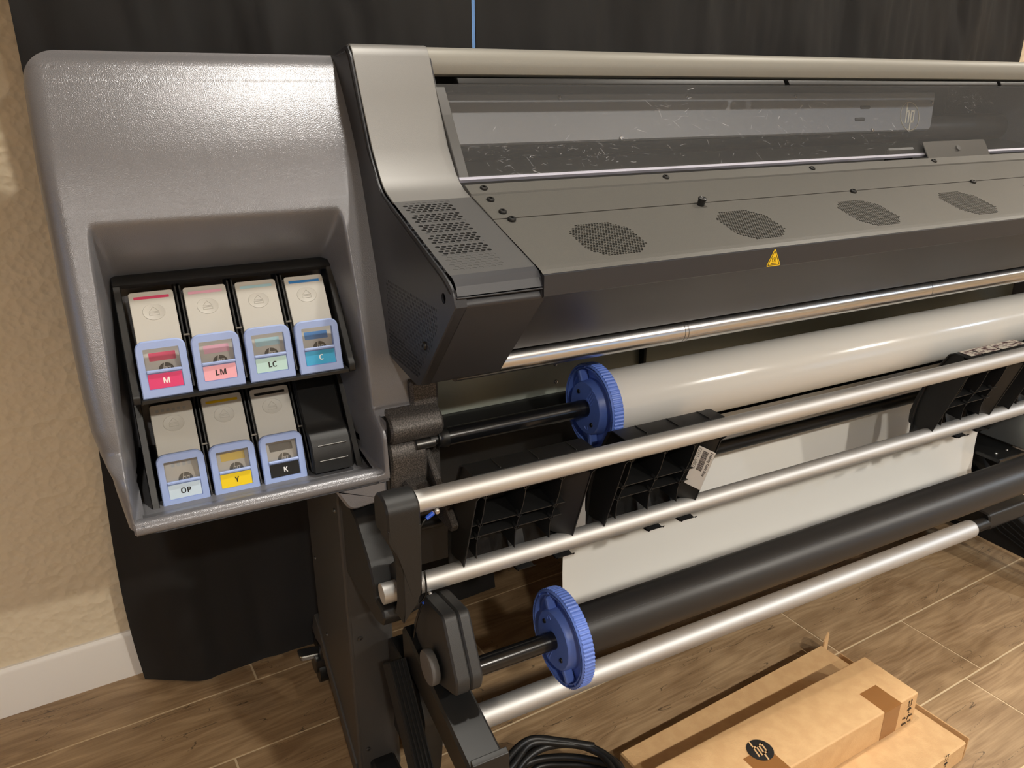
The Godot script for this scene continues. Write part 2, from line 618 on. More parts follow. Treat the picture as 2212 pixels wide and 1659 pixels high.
func downlight(p: Vector3, e: float, col: Color, label: String):
	var t := thing("recessed_downlight", label, "ceiling light", p, 0.0, "recessed ceiling downlights")
	var s := Shape.new()
	s.lathe([Vector2(0.062, -0.03), Vector2(0.064, 0.004), Vector2(0.085, 0.006), Vector2(0.088, -0.001)], Vector3.ZERO, Vector3.DOWN, 32, false)
	put(t, "trim_ring", s, M.trim, "", true)
	s = Shape.new()
	s.lathe([Vector2(0.062, -0.012), Vector2(0.0, -0.010)], Vector3.ZERO, Vector3.DOWN, 32, false)
	put(t, "lens", s, M.lens, "", true)
	var l := SpotLight3D.new()
	l.name = "light"
	l.light_color = col
	l.light_energy = e
	l.light_size = 0.06
	l.spot_range = 14.0
	l.spot_attenuation = 2.0
	l.spot_angle = 78.0
	l.spot_angle_attenuation = 0.6
	l.shadow_enabled = true
	l.position = Vector3(0, -0.012, 0)
	l.rotation_degrees = Vector3(-90, 0, 0)
	t.add_child(l)

func build_room():
	var X0 := -2.4
	var X1 := 8.2
	var Z0 := -1.765
	var Z1 := 4.2
	var Hh := 2.75
	var s := Shape.new()
	s.xf = RT
	s.box(Vector3((X0 + X1) / 2, -0.0510, (Z0 + Z1) / 2), Vector3(X1 - X0 + 0.4, 0.1, Z1 - Z0 + 0.4))
	var fl := struct("floor", s, M.grout, "wood-look plank floor with pale grout lines")
	# planks: three grains, four cuts of each, shared between rows
	var pitch := 0.212
	var plen := 1.2
	var meshes := []
	for i in 12:
		var q := Shape.new()
		var x1 := plen - 0.0035
		var z1 := pitch - 0.0035
		var b := 0.0006
		var top := [Vector3(b, 0, b), Vector3(x1 - b, 0, b), Vector3(x1 - b, 0, z1 - b), Vector3(b, 0, z1 - b)]
		var low := [Vector3(0, -0.006, 0), Vector3(x1, -0.006, 0), Vector3(x1, -0.006, z1), Vector3(0, -0.006, z1)]
		var uvs := []
		for p in top:
			var u: float = p.x / plen
			var w: float = p.z / pitch
			if i % 2 == 1:
				u = 1.0 - u
			if (i / 2) % 2 == 1:
				w = 1.0 - w
			uvs.append(Vector2(u, w))
		var U := Vector3.UP
		q.tri(top[0], top[1], top[2], U, U, U, uvs[0], uvs[1], uvs[2])
		q.tri(top[0], top[2], top[3], U, U, U, uvs[0], uvs[2], uvs[3])
		for k in 4:
			var l := (k + 1) % 4
			var o: Vector3 = (low[k] + low[l]) * 0.5 - Vector3(x1, -0.01, z1) * 0.5
			o.y = 0.3 * o.length()
			var nn: Vector3 = (low[l] - low[k]).cross(top[k] - low[k]).normalized()
			if nn.dot(o) < 0:
				nn = -nn
			q.tri(low[k], low[l], top[l], nn, nn, nn, uvs[k], uvs[l], uvs[l])
			q.tri(low[k], top[l], top[k], nn, nn, nn, uvs[k], uvs[l], uvs[k])
		meshes.append(q.mesh())
	var r := RandomNumberGenerator.new()
	r.seed = 77
	var joint := {-2: 1.506, 0: 1.685, -5: 0.247, -4: 0.75, -3: 0.15, -1: 0.55}
	var row := -5
	while -0.74 + row * pitch < Z1:
		var start: float = joint[row] if joint.has(row) else r.randf() * plen
		var x: float = start - plen * ceilf((start - X0) / plen)
		while x < X1:
			var k := r.randi() % 12
			var o := put_mesh(fl, "plank", meshes[k], M.wood[k % 3])
			o.transform = RT * Transform3D(Basis.IDENTITY, Vector3(x, 0, -0.74 + row * pitch + 0.00175))
			x += plen
		row += 1
	# walls with window openings
	wall_with_window("wall_back", Vector3(X0, 0, Z0), Vector3(1, 0, 0), Vector3(0, 0, -1), X1 - X0, Hh, 0.20 - X0, 1.85 - X0, 0.95, 2.1, 1, "textured beige back wall behind the printer and curtains")
	wall_with_window("wall_left", Vector3(X0, 0, Z0), Vector3(0, 0, 1), Vector3(-1, 0, 0), Z1 - Z0, Hh, 1.6, 3.4, 0.8, 2.1, 2, "textured beige left wall with a daylight window")
	wall_with_window("wall_front", Vector3(X0, 0, Z1), Vector3(1, 0, 0), Vector3(0, 0, 1), X1 - X0, Hh, 5.2, 7.0, 0.7, 2.2, 3, "textured beige wall opposite the printer with a daylight window")
	wall_with_window("wall_right", Vector3(X1, 0, Z0), Vector3(0, 0, 1), Vector3(1, 0, 0), Z1 - Z0, Hh, 0.0, 0.0, 0.0, 0.0, 0, "textured beige right wall")
	s = Shape.new()
	s.xf = RT
	s.box(Vector3((X0 + X1) / 2, Hh + 0.06, (Z0 + Z1) / 2), Vector3(X1 - X0 + 0.4, 0.12, Z1 - Z0 + 0.4))
	struct("ceiling", s, M.ceiling, "plain white ceiling with recessed downlights")
	s = Shape.new()
	s.xf = RT
	s.prism([Vector2(Z0, 0), Vector2(Z0 + 0.014, 0), Vector2(Z0 + 0.014, 0.108), Vector2(Z0 + 0.010, 0.114), Vector2(Z0 + 0.006, 0.119), Vector2(Z0, 0.119)], X0, X1)
	struct("baseboard_back", s, M.trim, "white painted baseboard along the back wall")

func wall_with_window(called: String, o: Vector3, along: Vector3, out: Vector3, ln: float, hh: float, a0: float, a1: float, y0: float, y1: float, num: int, label: String):
	var s := Shape.new()
	s.xf = RT
	var th := 0.14
	var rects := [[-th, 0.0, ln + th, hh]]
	if num > 0:
		rects = [[-th, 0.0, a0, hh], [a1, 0.0, ln + th, hh], [a0, 0.0, a1, y0], [a0, y1, a1, hh]]
	for q in rects:
		var c: Vector3 = o + along * (q[0] + q[2]) * 0.5 + out * th * 0.5 + Vector3.UP * (q[1] + q[3]) * 0.5
		s.box(c, (along * (q[2] - q[0])).abs() + (out * th).abs() + Vector3.UP * (q[3] - q[1]))
	struct(called, s, M.wall, label)
	if num == 0:
		return
	s = Shape.new()
	s.xf = RT
	for q in [[a0, y0, a1, y0 + 0.05], [a0, y1 - 0.05, a1, y1], [a0, y0, a0 + 0.05, y1], [a1 - 0.05, y0, a1, y1], [(a0 + a1) * 0.5 - 0.025, y0, (a0 + a1) * 0.5 + 0.025, y1]]:
		var c: Vector3 = o + along * (q[0] + q[2]) * 0.5 + out * 0.09 + Vector3.UP * (q[1] + q[3]) * 0.5
		s.box(c, (along * (q[2] - q[0])).abs() + (out * 0.05).abs() + Vector3.UP * (q[3] - q[1]), 0.004)
	var fr := struct("window_%d" % num, s, M.trim, "white framed window letting in daylight")
	s = Shape.new()
	s.xf = RT
	s.box(o + along * (a0 + a1) * 0.5 + out * 0.09 + Vector3.UP * (y0 + y1) * 0.5, (along * (a1 - a0 - 0.06)).abs() + (out * 0.006).abs() + Vector3.UP * (y1 - y0 - 0.06))
	var gl := mat(Color(0.95, 0.97, 1.0, 0.04), 0.02)
	gl.transparency = BaseMaterial3D.TRANSPARENCY_ALPHA
	put(fr, "pane", s, gl)

func build_curtains():
	# two hanging cloths, in room coordinates: x range, and how far they stand off the wall
	for c in [[0.02, 0.900, 11, "black blackout curtain panel hanging behind the ink cartridge housing"], [0.910, 3.09, 12, "black blackout curtain panel hanging behind the long top rail"]]:
		var t := thing("blackout_curtain", c[3], "curtain", RT * Vector3((c[0] + c[1]) * 0.5, 0, -1.66), 0.0, "black curtains on the back wall")
		var f := FastNoiseLite.new()
		f.seed = c[2]
		f.frequency = 1.6
		var P := []
		var rows := 46
		var cols := int((c[1] - c[0]) / 0.012)
		for th in [0.0, -0.003]:
			P = []
			for i in rows:
				var y := lerpf(2.3, 0.012, float(i) / (rows - 1))
				var row := []
				for j in cols + 1:
					var u := float(j) / cols
					var x := lerpf(c[0], c[1], u)
					var low := clampf(1.0 - y / 1.0, 0.0, 1.0)
					var fold := 0.020 * sin(x * 17.0 + 5.0 * f.get_noise_2d(x * 0.9, y * 0.3)) * (0.5 + f.get_noise_2d(x * 0.6 + 9.0, 0.0)) + 0.03 * f.get_noise_2d(x * 1.4, y * 0.4) + 0.012 * f.get_noise_2d(x * 5.0, y * 0.9)
					fold *= lerpf(1.0, 0.35, low) * clampf(absf(x - 0.906) / 0.08, 0.0, 1.0)
					var z := -1.69 + fold
					if c[0] < 0.5:
						# the hem of the left panel swings forward and rests on the floor
						z += low * low * (0.085 * smoothstep(-0.05, 0.15, u) - 0.035 * (1.0 - u))
						x -= 0.018 * low * (1.0 - u) * sin(y * 5.0)
					row.append(RT * Vector3(x, y, z + th))
				P.append(row)
			var s := Shape.new()
			s.net(P, Vector3(0, 0, 1) if th == 0.0 else Vector3(0, 0, -1))
			put(t, "cloth" if th == 0.0 else "lining", s, M.cloth)
	var rod := thing("curtain_rod", "black curtain rod above the blackout curtains", "curtain rod", RT * Vector3(1.55, 2.32, -1.69))
	var s := Shape.new()
	s.cyl(RT * Vector3(-0.1, 2.32, -1.69), RT * Vector3(3.2, 2.32, -1.69), 0.012)
	put(rod, "pole", s, M.black)
	for x in [0.1, 1.55, 3.0]:
		s = Shape.new()
		s.xf = RT
		s.box(Vector3(x, 2.32, -1.73), Vector3(0.02, 0.03, 0.075), 0.003)
		put(rod, "bracket", s, M.black)

const XA := 0.38      # left side of the cap on the print engine
const XB := 0.506     # its right side, where the long covers begin
const XE := 2.24      # right end of the long covers
var printer: Node3D

func v2s(a: Array) -> Array:
	var o := []
	for i in range(0, a.size(), 2):
		o.append(Vector2(a[i], a[i + 1]))
	return o

func build_printer():
	printer = thing("wide_format_printer", "large grey roll-fed ink printer standing against the black curtains", "printer", Vector3(1.3, 0, -1.3))
	build_housing()
	build_cap()
	build_engine()
	build_cover()
	build_stand()

# ---- the ink cartridge housing at the left end: one moulded shell
func build_housing():
	var prof := [[0.715, -1.088], [0.72, -1.082], [0.79, -1.084], [0.806, -1.092], [0.822, -1.128], [0.86, -1.134], [0.904, -1.144], [0.953, -1.157], [1.053, -1.191], [1.12, -1.214], [1.195, -1.239], [1.253, -1.270], [1.300, -1.302], [1.325, -1.321], [1.340, -1.334], [1.352, -1.356]]
	var left := [[0.715, -0.012], [0.722, -0.027], [0.78, -0.034], [0.80, -0.036], [0.825, -0.046], [0.86, -0.052], [0.92, -0.055], [1.2, -0.058], [1.352, -0.056]]
	var P := []
	var rows := 236
	var cols := 176
	for i in rows:
		var ty := float(i) / (rows - 1)
		var row := []
		for j in cols:
			var tx := float(j) / (cols - 1)
			var y := lerpf(0.715, 1.352, ty)
			var x := lerpf(lerp_table(left, y), 0.412, tx)
			# rounded upper left corner
			var cx := -0.056 + 0.045 - x
			if cx > 0.0:
				y = lerpf(0.715, 1.352 - (0.045 - sqrt(maxf(0.0, 0.045 * 0.045 - cx * cx))), ty)
			var z := 0.0
			var wd := 0.006 if y < 0.85 or y > 1.338 else minf(0.0075 * 3.0, 0.006 + minf(y - 0.85, 1.338 - y) * 0.5)
			for k in [-3, -2, -1, 0, 1, 2, 3]:
				z += lerp_table(prof, y + k * wd / 3.0 * (1.0 if wd < 0.01 else 1.6)) / 7.0
			# rounded left side
			var dx := x - lerp_table(left, y)
			var rr0 := 0.026
			if dx < rr0:
				z -= (rr0 - sqrt(maxf(0.0, rr0 * rr0 - (rr0 - dx) * (rr0 - dx)))) * 0.9
			# recess for the cartridges
			var xl := lerpf(-0.020, -0.013, clampf((y - 0.8) / 0.3, 0.0, 1.0))
			var xr := 0.342
			var d := [(1.132 - y) / 0.100, (x - xl) / 0.024, (xr - x) / 0.024, (y - 0.731) / 0.016]
			var m := 0.0
			for q in d:
				m += exp(-9.0 * clampf(q, -1.0, 2.0))
			m = -log(m) / 9.0
			m = clampf(m + 0.02, 0.0, 1.0)
			var mm := m if m > 0.12 else m * m / 0.24 + 0.0
			if m > 0.12:
				mm = m - 0.06
			z = lerpf(z, -1.29, clampf(mm / 0.94, 0.0, 1.0))
			row.append(Vector3(x, y, z))
		P.append(row)
	var s := Shape.new()
	s.net(P, Vector3(0, 0, 1), func(a, b): return (a.x > 0.348 and b.y < 0.817) or (b.y < 0.764 and a.x > -0.008 and b.x < 0.331))
	# back, top, left and bottom walls
	var rim := []
	for j in cols:
		rim.append(P[rows - 1][j])
	for j in cols - 1:
		var a: Vector3 = rim[j]
		var b: Vector3 = rim[j + 1]
		s.flat([a, b, Vector3(b.x, b.y, -1.62), Vector3(a.x, a.y, -1.62)], Vector3.UP)
		a = P[0][j]
		b = P[0][j + 1]
		if b.x < 0.35:
			s.flat([a, b, Vector3(b.x, b.y, -1.62), Vector3(a.x, a.y, -1.62)], Vector3.DOWN)
	for i in rows - 1:
		var a: Vector3 = P[i][0]
		var b: Vector3 = P[i + 1][0]
		s.flat([a, b, Vector3(b.x, b.y, -1.62), Vector3(a.x, a.y, -1.62)], Vector3.LEFT)
		a = P[i][cols - 1]
		b = P[i + 1][cols - 1]
		if a.y > 0.812:
			s.flat([a, b, Vector3(b.x, b.y, -1.62), Vector3(a.x, a.y, -1.62)], Vector3.RIGHT)
	s.flat([Vector3(0.349, 0.715, -1.085), Vector3(0.349, 0.817, -1.085), Vector3(0.349, 0.817, -1.3), Vector3(0.349, 0.715, -1.3)], Vector3.RIGHT)
	s.flat([Vector3(0.348, 0.817, -1.118), Vector3(0.412, 0.817, -1.118), Vector3(0.412, 0.817, -1.3), Vector3(0.348, 0.817, -1.3)], Vector3.DOWN)
	s.box(Vector3(0.17, 1.03, -1.63), Vector3(0.44, 0.62, 0.02))
	put(printer, "cartridge_housing", s, M.shell, "grey metallic ink cartridge housing with a deep recess")
	# lip along the lower edge of the recess
	s = Shape.new()
	s.prism(soft(v2s([-1.155, 0.700, -1.090, 0.714, -1.0825, 0.720, -1.0825, 0.729, -1.090, 0.7355, -1.100, 0.7355, -1.155, 0.712]), [0, 0.004, 0.004, 0.004, 0.004, 0.004, 0]), -0.022, 0.346, 0.003)
	put(printer, "housing_lip", s, M.shell)
	# foot of the housing over the leg
	s = Shape.new()
	s.prism(soft(v2s([0.262, 0.714, 0.347, 0.714, 0.346, 0.678, 0.292, 0.672, 0.281, 0.678]), 0.006), -1.25, -1.093, 0.004, "z")
	put(printer, "housing_foot", s, M.shell)

# ---- the dark end cap of the print engine, with its lighter skin and its grilles
func build_cap():
	var side := v2s([-1.60, 1.352, -1.335, 1.352, -1.262, 1.3635, -1.247, 1.350, -1.219, 1.290, -1.182, 1.213, -1.140, 1.158, -1.097, 1.144, -0.905, 1.0795, -0.882, 1.066, -0.877, 1.044, -1.014, 0.895, -1.03, 0.893, -1.146, 0.905, -1.158, 0.96, -1.19, 1.05, -1.21, 1.06, -1.60, 1.06])
	var rad := [0, 0.0, 0.006, 0.006, 0, 0.02, 0.03, 0.01, 0.02, 0.012, 0.004, 0.008, 0.008, 0.01, 0, 0, 0, 0]
	# hollow moulding: an inner body, two end plates, and strips behind the edges of the near plate
	var core := side.duplicate()
	core[7] = Vector2(-1.104, 1.128)
	core[8] = Vector2(-0.905, 1.0600)
	core[9] = Vector2(-0.884, 1.0560)
	var s := Shape.new()
	s.prism(soft(core, rad, 4), XA + 0.016, XB - 0.002)
	s.prism(soft(side, rad, 4), XB - 0.002, XB + 0.0035)
	s.prism(v2s([-0.882, 1.066, -0.877, 1.044, -1.014, 0.895, -1.03, 0.893, -1.035, 0.902, -1.018, 0.906, -0.892, 1.044, -0.896, 1.062]), XA + 0.002, XA + 0.017)
	s.prism(v2s([-1.03, 0.893, -1.146, 0.905, -1.146, 0.909, -1.03, 0.898]), XA + 0.002, XA + 0.017)
	s.prism(v2s([-1.60, 1.352, -1.335, 1.352, -1.262, 1.3635, -1.247, 1.350, -1.219, 1.290, -1.182, 1.213, -1.140, 1.158, -1.150, 1.15, -1.23, 1.28, -1.26, 1.34, -1.60, 1.34]), XA + 0.002, XA + 0.017)
	var cap := put(printer, "end_cap", s, M.cap_dark, "dark grey end cap with vent grilles")
	# the near plate, cut open for the side grille and for the round hole
	var dz := 0.0056
	var dy := 0.0056
	var gz := -1.1405
	var gy := 0.9065
	var counts := []
	for j in 22:
		var zr := -1.024 + (gy + j * dy - 0.895) * 0.90
		counts.append(int(floor((minf(zr, -0.935) - gz) / dz - 0.5)))
	var stairs := [Vector2(gz, gy)]
	for j in 22:
		stairs.append(Vector2(gz + (counts[j] + 0.5) * dz, gy + j * dy))
		stairs.append(Vector2(gz + (counts[j] + 0.5) * dz, gy + (j + 1) * dy))
	stairs.append(Vector2(gz, gy + 22 * dy))
	var ring_hole := PackedVector2Array()
	for i in 28:
		ring_hole.append(Vector2(-0.913 + cos(TAU * i / 28.0) * 0.0070, 1.049 + sin(TAU * i / 28.0) * 0.0070))
	s = Shape.new()
	var cuts := [-1.7, -1.06, -0.913, -0.8]
	for i in 3:
		var slab := PackedVector2Array([Vector2(cuts[i], 0.5), Vector2(cuts[i + 1], 0.5), Vector2(cuts[i + 1], 1.6), Vector2(cuts[i], 1.6)])
		for part in Geometry2D.intersect_polygons(soft(side, rad, 4), slab):
			for rest in Geometry2D.clip_polygons(part, PackedVector2Array(stairs)):
				for last in Geometry2D.clip_polygons(rest, ring_hole):
					s.prism(last, XA, XA + 0.003)
	put(cap, "side_plate", s, M.cap_dark)
	s = Shape.new()
	for j in 22:
		s.perf(Vector3(XA, gy + j * dy, gz), Vector3(0, 0, 1), Vector3.UP, counts[j], 1, dz, dy, 0.0021, 0.003, func(i, _r):
			return 1 if j * dy < 0.042 - (i * dz) * 0.12 else 3, 0.0023, j % 2)
	put(cap, "side_grille", s, M.cap_dark, "rows of small slots and holes in the dark side")
	# side frame line following the front edge
	s = Shape.new()
	var line := [Vector3(XA - 0.0002, 1.349, -1.325), Vector3(XA - 0.0002, 1.356, -1.268), Vector3(XA - 0.0002, 1.345, -1.257), Vector3(XA - 0.0002, 1.288, -1.229), Vector3(XA - 0.0002, 1.213, -1.190), Vector3(XA - 0.0002, 1.152, -1.135), Vector3(XA - 0.0002, 1.138, -1.10), Vector3(XA - 0.0002, 1.073, -0.915), Vector3(XA - 0.0002, 1.060, -0.892), Vector3(XA + 0.004, 1.056, -0.8775), Vector3(XB, 1.056, -0.8765)]
	s.tube(line, 0.0011, 6)
	put(cap, "seam", s, M.cap_dark)
	# skin over the top and the slope
	s = Shape.new()
	var skin := v2s([-1.338, 1.3525, -1.30, 1.358, -1.270, 1.3645, -1.262, 1.3652, -1.255, 1.3635, -1.248, 1.357, -1.243, 1.348, -1.2165, 1.291, -1.1775, 1.2175, -1.150, 1.180, -1.136, 1.1665, -1.122, 1.1582, -1.105, 1.1518, -1.0965, 1.1487])
	skin.reverse()
	s.sheet(skin, XA + 0.003, XB + 0.0005, 0.003, 0.0008)
	put(cap, "sloped_skin", s, M.cap_skin, "light grey sloped skin of the end cap")
	# grille plate: holes in five bands, dimples between and in front of them
	var a := Vector3(XA + 0.003, 1.1487, -1.0960)
	var b := Vector3(XA + 0.003, 1.0815, -0.8975)
	var uy := (a - b).normalized()
	var ux := Vector3.RIGHT
	var ln := (a - b).length()
	var x_lo := 0.008
	var du := 0.00905
	var cols := 8
	var rows := 32
	var dv := (ln - 0.014) / rows
	s = Shape.new()
	var nn := ux.cross(uy)
	var o := b + ux * x_lo + uy * 0.008
	s.perf(o, ux, uy, cols, rows, du, dv, 0.0037, 0.0022, func(i, j):
		if j < 7: return 2
		var k: int = (j - 7) % 5
		return 2 if k == 4 else 1, 0.0026)
	var w := XB - XA - 0.003
	var pw := du * (cols + 0.5)
	for q in [[0.0, 0.0, w, 0.008], [0.0, 0.008 + dv * rows, w, ln], [0.0, 0.008, x_lo, 0.008 + dv * rows], [x_lo + pw, 0.008, w, 0.008 + dv * rows]]:
		s.flat([b + ux * q[0] + uy * q[1], b + ux * q[2] + uy * q[1], b + ux * q[2] + uy * q[3], b + ux * q[0] + uy * q[3]], nn)
	put(cap, "top_grille", s, M.cap_mid, "grey plate with bands of round vent holes")
	# rounded front lip
	s = Shape.new()
	var lip := v2s([-0.8975, 1.0815, -0.889, 1.0775, -0.882, 1.070, -0.8775, 1.0585])
	for i in lip.size() - 1:
		var p: Vector2 = lip[i]
		var q: Vector2 = lip[i + 1]
		s.flat([Vector3(XA + 0.004, p.y, p.x), Vector3(XB, p.y, p.x), Vector3(XB, q.y, q.x), Vector3(XA + 0.004, q.y, q.x)], Vector3(0, 1, 1))
	put(cap, "front_lip", s, M.cap_dark)
	screw(cap, Vector3(XA - 0.0004, 0.965, -0.985), Vector3.LEFT, 0.0065, M.black)

# ---- rail, window and what stands behind it
func build_engine():
	var s := Shape.new()
	var rail := v2s([-1.62, 1.352, -1.338, 1.3525, -1.30, 1.357, -1.268, 1.3635, -1.257, 1.3625, -1.250, 1.356, -1.2455, 1.347, -1.244, 1.335, -1.2452, 1.3235, -1.248, 1.321, -1.275, 1.320, -1.275, 1.335, -1.62, 1.335])
	s.prism(rail, XB + 0.001, XE, 0.0)
	put(printer, "top_rail", s, M.rail, "long rounded grey top rail")
	# body box behind everything
	s = Shape.new()
	s.prism(v2s([-1.62, 1.334, -1.56, 1.334, -1.56, 1.10, -1.10, 1.10, -1.06, 1.04, -1.06, 0.95, -1.26, 0.94, -1.62, 0.94]), XA + 0.01, XE)
	put(printer, "engine_body", s, M.black_soft)
	# carriage beam cover behind the window
	s = Shape.new()
	s.xf = Transform3D(Basis(Vector3.RIGHT, deg_to_rad(-14)), Vector3(0, 1.248, -1.325))
	s.prism(soft(v2s([XB - 0.02, 0.048, 1.874, 0.048, 1.848, -0.042, XB - 0.02, -0.042]), [0.0, 0.004, 0.012, 0.0]), -0.02, 0.0, 0.003, "z")
	var beam := put(printer, "carriage_cover", s, grain(mat(rgb(122, 124, 128), 0.4, 0.5), M.shell.normal_texture, 14.0, 0.1), "grey carriage cover behind the window")
	s = Shape.new()
	var LT := Transform3D(Basis(Vector3.RIGHT, deg_to_rad(-14)), Vector3(1.773, 1.240, -1.3230))
	logo_letters(s, LT, 0.033, 0.0001)
	var ringp := []
	for i in 41:
		var aa := TAU * i / 40.0
		ringp.append(LT * Vector3(cos(aa) * 0.033, sin(aa) * 0.033, 0.0004))
	s.tube(ringp, 0.0009, 5)
	put(beam, "emblem", s, mat(rgb(196, 190, 172), 0.35, 0.5), "embossed two-letter emblem in a ring")
	for q in [[1.62, 1.262], [1.60, 1.236]]:
		s = Shape.new()
		var bt := Transform3D(Basis(Vector3.RIGHT, deg_to_rad(-14)), Vector3(q[0], q[1], -1.325 - (q[1] - 1.248) * 0.25))
		s.xf = bt
		s.prism(rr(-0.017, -0.004, 0.017, 0.004, 0.0039, 0.0039), -0.002, 0.0012, 0.001, "z")
		put(beam, "slot_plug", s, M.black)
	for q in [[0.93, 1.212], [1.64, 1.212], [1.856, 1.270], [0.80, 1.286], [1.10, 1.286], [1.40, 1.286]]:
		screw(beam, Vector3(q[0], q[1], -1.3245 - (q[1] - 1.248) * 0.25), Vector3(0, 0.24, 0.97), 0.0042, M.steel)
	# platen strip and dark drum under the beam
	s = Shape.new()
	s.prism(v2s([-1.55, 1.11, -1.17, 1.12, -1.15, 1.14, -1.20, 1.155, -1.30, 1.165, -1.45, 1.18, -1.55, 1.18]), XB, XE)
	put(printer, "platen", s, mat(rgb(52, 51, 50), 0.35, 0.2))
	s = Shape.new()
	s.cyl(Vector3(XB, 1.205, -1.40), Vector3(XE, 1.205, -1.40), 0.035, -1.0, 24)
	put(printer, "pinch_roller", s, mat(rgb(44, 42, 41), 0.35))
	# clear latch and dark block at the window's lower edge
	s = Shape.new()
	s.box(Vector3(1.535, 1.168, -1.155), Vector3(0.085, 0.034, 0.010), 0.004)
	put(printer, "latch_block", s, M.black)
	s = Shape.new()
	s.xf = Transform3D(Basis(Vector3.RIGHT, deg_to_rad(-33)), Vector3(1.69, 1.170, -1.128))
	s.prism(rr(-0.105, -0.024, 0.105, 0.030, 0.002, 0.005), 0.0, 0.003, 0.001, "z")
	put(printer, "latch_plate", s, mat(rgb(72, 71, 69), 0.4, 0.1), "grey latch plate on the lower edge of the window")
	s = Shape.new()
	s.cyl(Vector3(1.692, 1.180, -1.133), Vector3(1.692, 1.1825, -1.1295), 0.007, 0.006, 18)
	put(printer, "latch_button", s, M.cap_mid)
	# hinge bars under the rail
	for q in [[0.55, 1.262], [1.275, 1.95], [1.963, XE]]:
		s = Shape.new()
		s.prism(soft(v2s([-1.252, 1.318, -1.238, 1.318, -1.232, 1.309, -1.236, 1.305, -1.252, 1.306]), 0.002), q[0], q[1], 0.001)
		put(printer, "hinge_bar", s, M.black)
	# clear window with scratches
	window_sheet()
	s = Shape.new()
	s.prism(v2s([-1.140, 1.1735, -1.1345, 1.1700, -1.1375, 1.1655, -1.143, 1.1695]), XB, XE, 0.0005)
	put(printer, "window_edge", s, mat(rgb(170, 170, 184), 0.3), "pale lower edge of the clear window")
	# inner frame at the window's left side
	s = Shape.new()
	s.prism(v2s([-1.232, 1.298, -1.224, 1.304, -1.140, 1.176, -1.140, 1.168, -1.160, 1.168]), XB, XB + 0.017, 0.001)
	put(printer, "window_jamb", s, M.cap_mid)
	# right end of the machine
	s = Shape.new()
	s.prism(soft(v2s([-1.62, 1.35, -1.28, 1.355, -1.25, 1.34, -1.12, 1.155, -0.90, 1.08, -0.88, 1.05, -1.02, 0.90, -1.08, 0.80, -1.08, 0.70, -1.62, 0.70]), 0.02), XE, XE + 0.31, 0.006)
	put(printer, "right_end_housing", s, M.shell, "grey housing at the far right end")

func window_sheet():
	var w := 2048
	var h := 256
	var im := Image.create(w, h, false, Image.FORMAT_RGBA8)
	im.fill(Color(0.62, 0.62, 0.62, 0.13))
	var r := RandomNumberGenerator.new()
	r.seed = 5
	var hub := [[260, 190, 60], [330, 200, 70], [860, 120, 90], [900, 190, 110], [520, 90, 60], [1180, 170, 90], [1560, 60, 40], [120, 210, 60], [640, 150, 120]]
	for i in 330:
		var c: Array = hub[r.randi() % hub.size()]
		var x: float = c[0] + r.randfn() * c[2]
		var y: float = c[1] + r.randfn() * 34.0
		var a := r.randf_range(-1.0, 1.0) + (0.6 if r.randf() < 0.5 else -0.2)
		var ln := absf(r.randfn()) * 11.0 + 1.0
		var k := r.randf_range(0.1, 0.45) if r.randf() < 0.15 else r.randf_range(0.02, 0.10)
		var bend := r.randf_range(-0.01, 0.01)
		for q in int(ln * 2.0):
			var px := int(x)
			var py := int(y)
			if px >= 0 and px < w and py >= 0 and py < h:
				im.set_pixel(px, py, Color(0.92, 0.92, 0.94, maxf(im.get_pixel(px, py).a, 0.13 + k)))
			x += cos(a) * 0.5
			y += sin(a) * 0.5
			a += bend * 0.5
	for i in 500:
		im.set_pixel(r.randi() % w, r.randi() % h, Color(0.9, 0.9, 0.9, r.randf_range(0.2, 0.7)))
	var m := mat(Color.WHITE, 0.22, 0.0, 0.5)
	m.albedo_texture = ImageTexture.create_from_image(im)
	m.transparency = BaseMaterial3D.TRANSPARENCY_ALPHA
	var s := Shape.new()
	var p := [Vector3(XB, 1.3085, -1.2265), Vector3(XE, 1.3085, -1.2265), Vector3(XE, 1.170, -1.1370), Vector3(XB, 1.170, -1.1370)]
	var nn := Vector3(0, 0.54, 0.84)
	var u := [Vector2(0, 0), Vector2(1, 0), Vector2(1, 1), Vector2(0, 1)]
	s.tri(p[0], p[1], p[2], nn, nn, nn, u[0], u[1], u[2])
	s.tri(p[0], p[2], p[3], nn, nn, nn, u[0], u[2], u[3])
	put(printer, "window", s, m, "clear scratched window of the print zone")

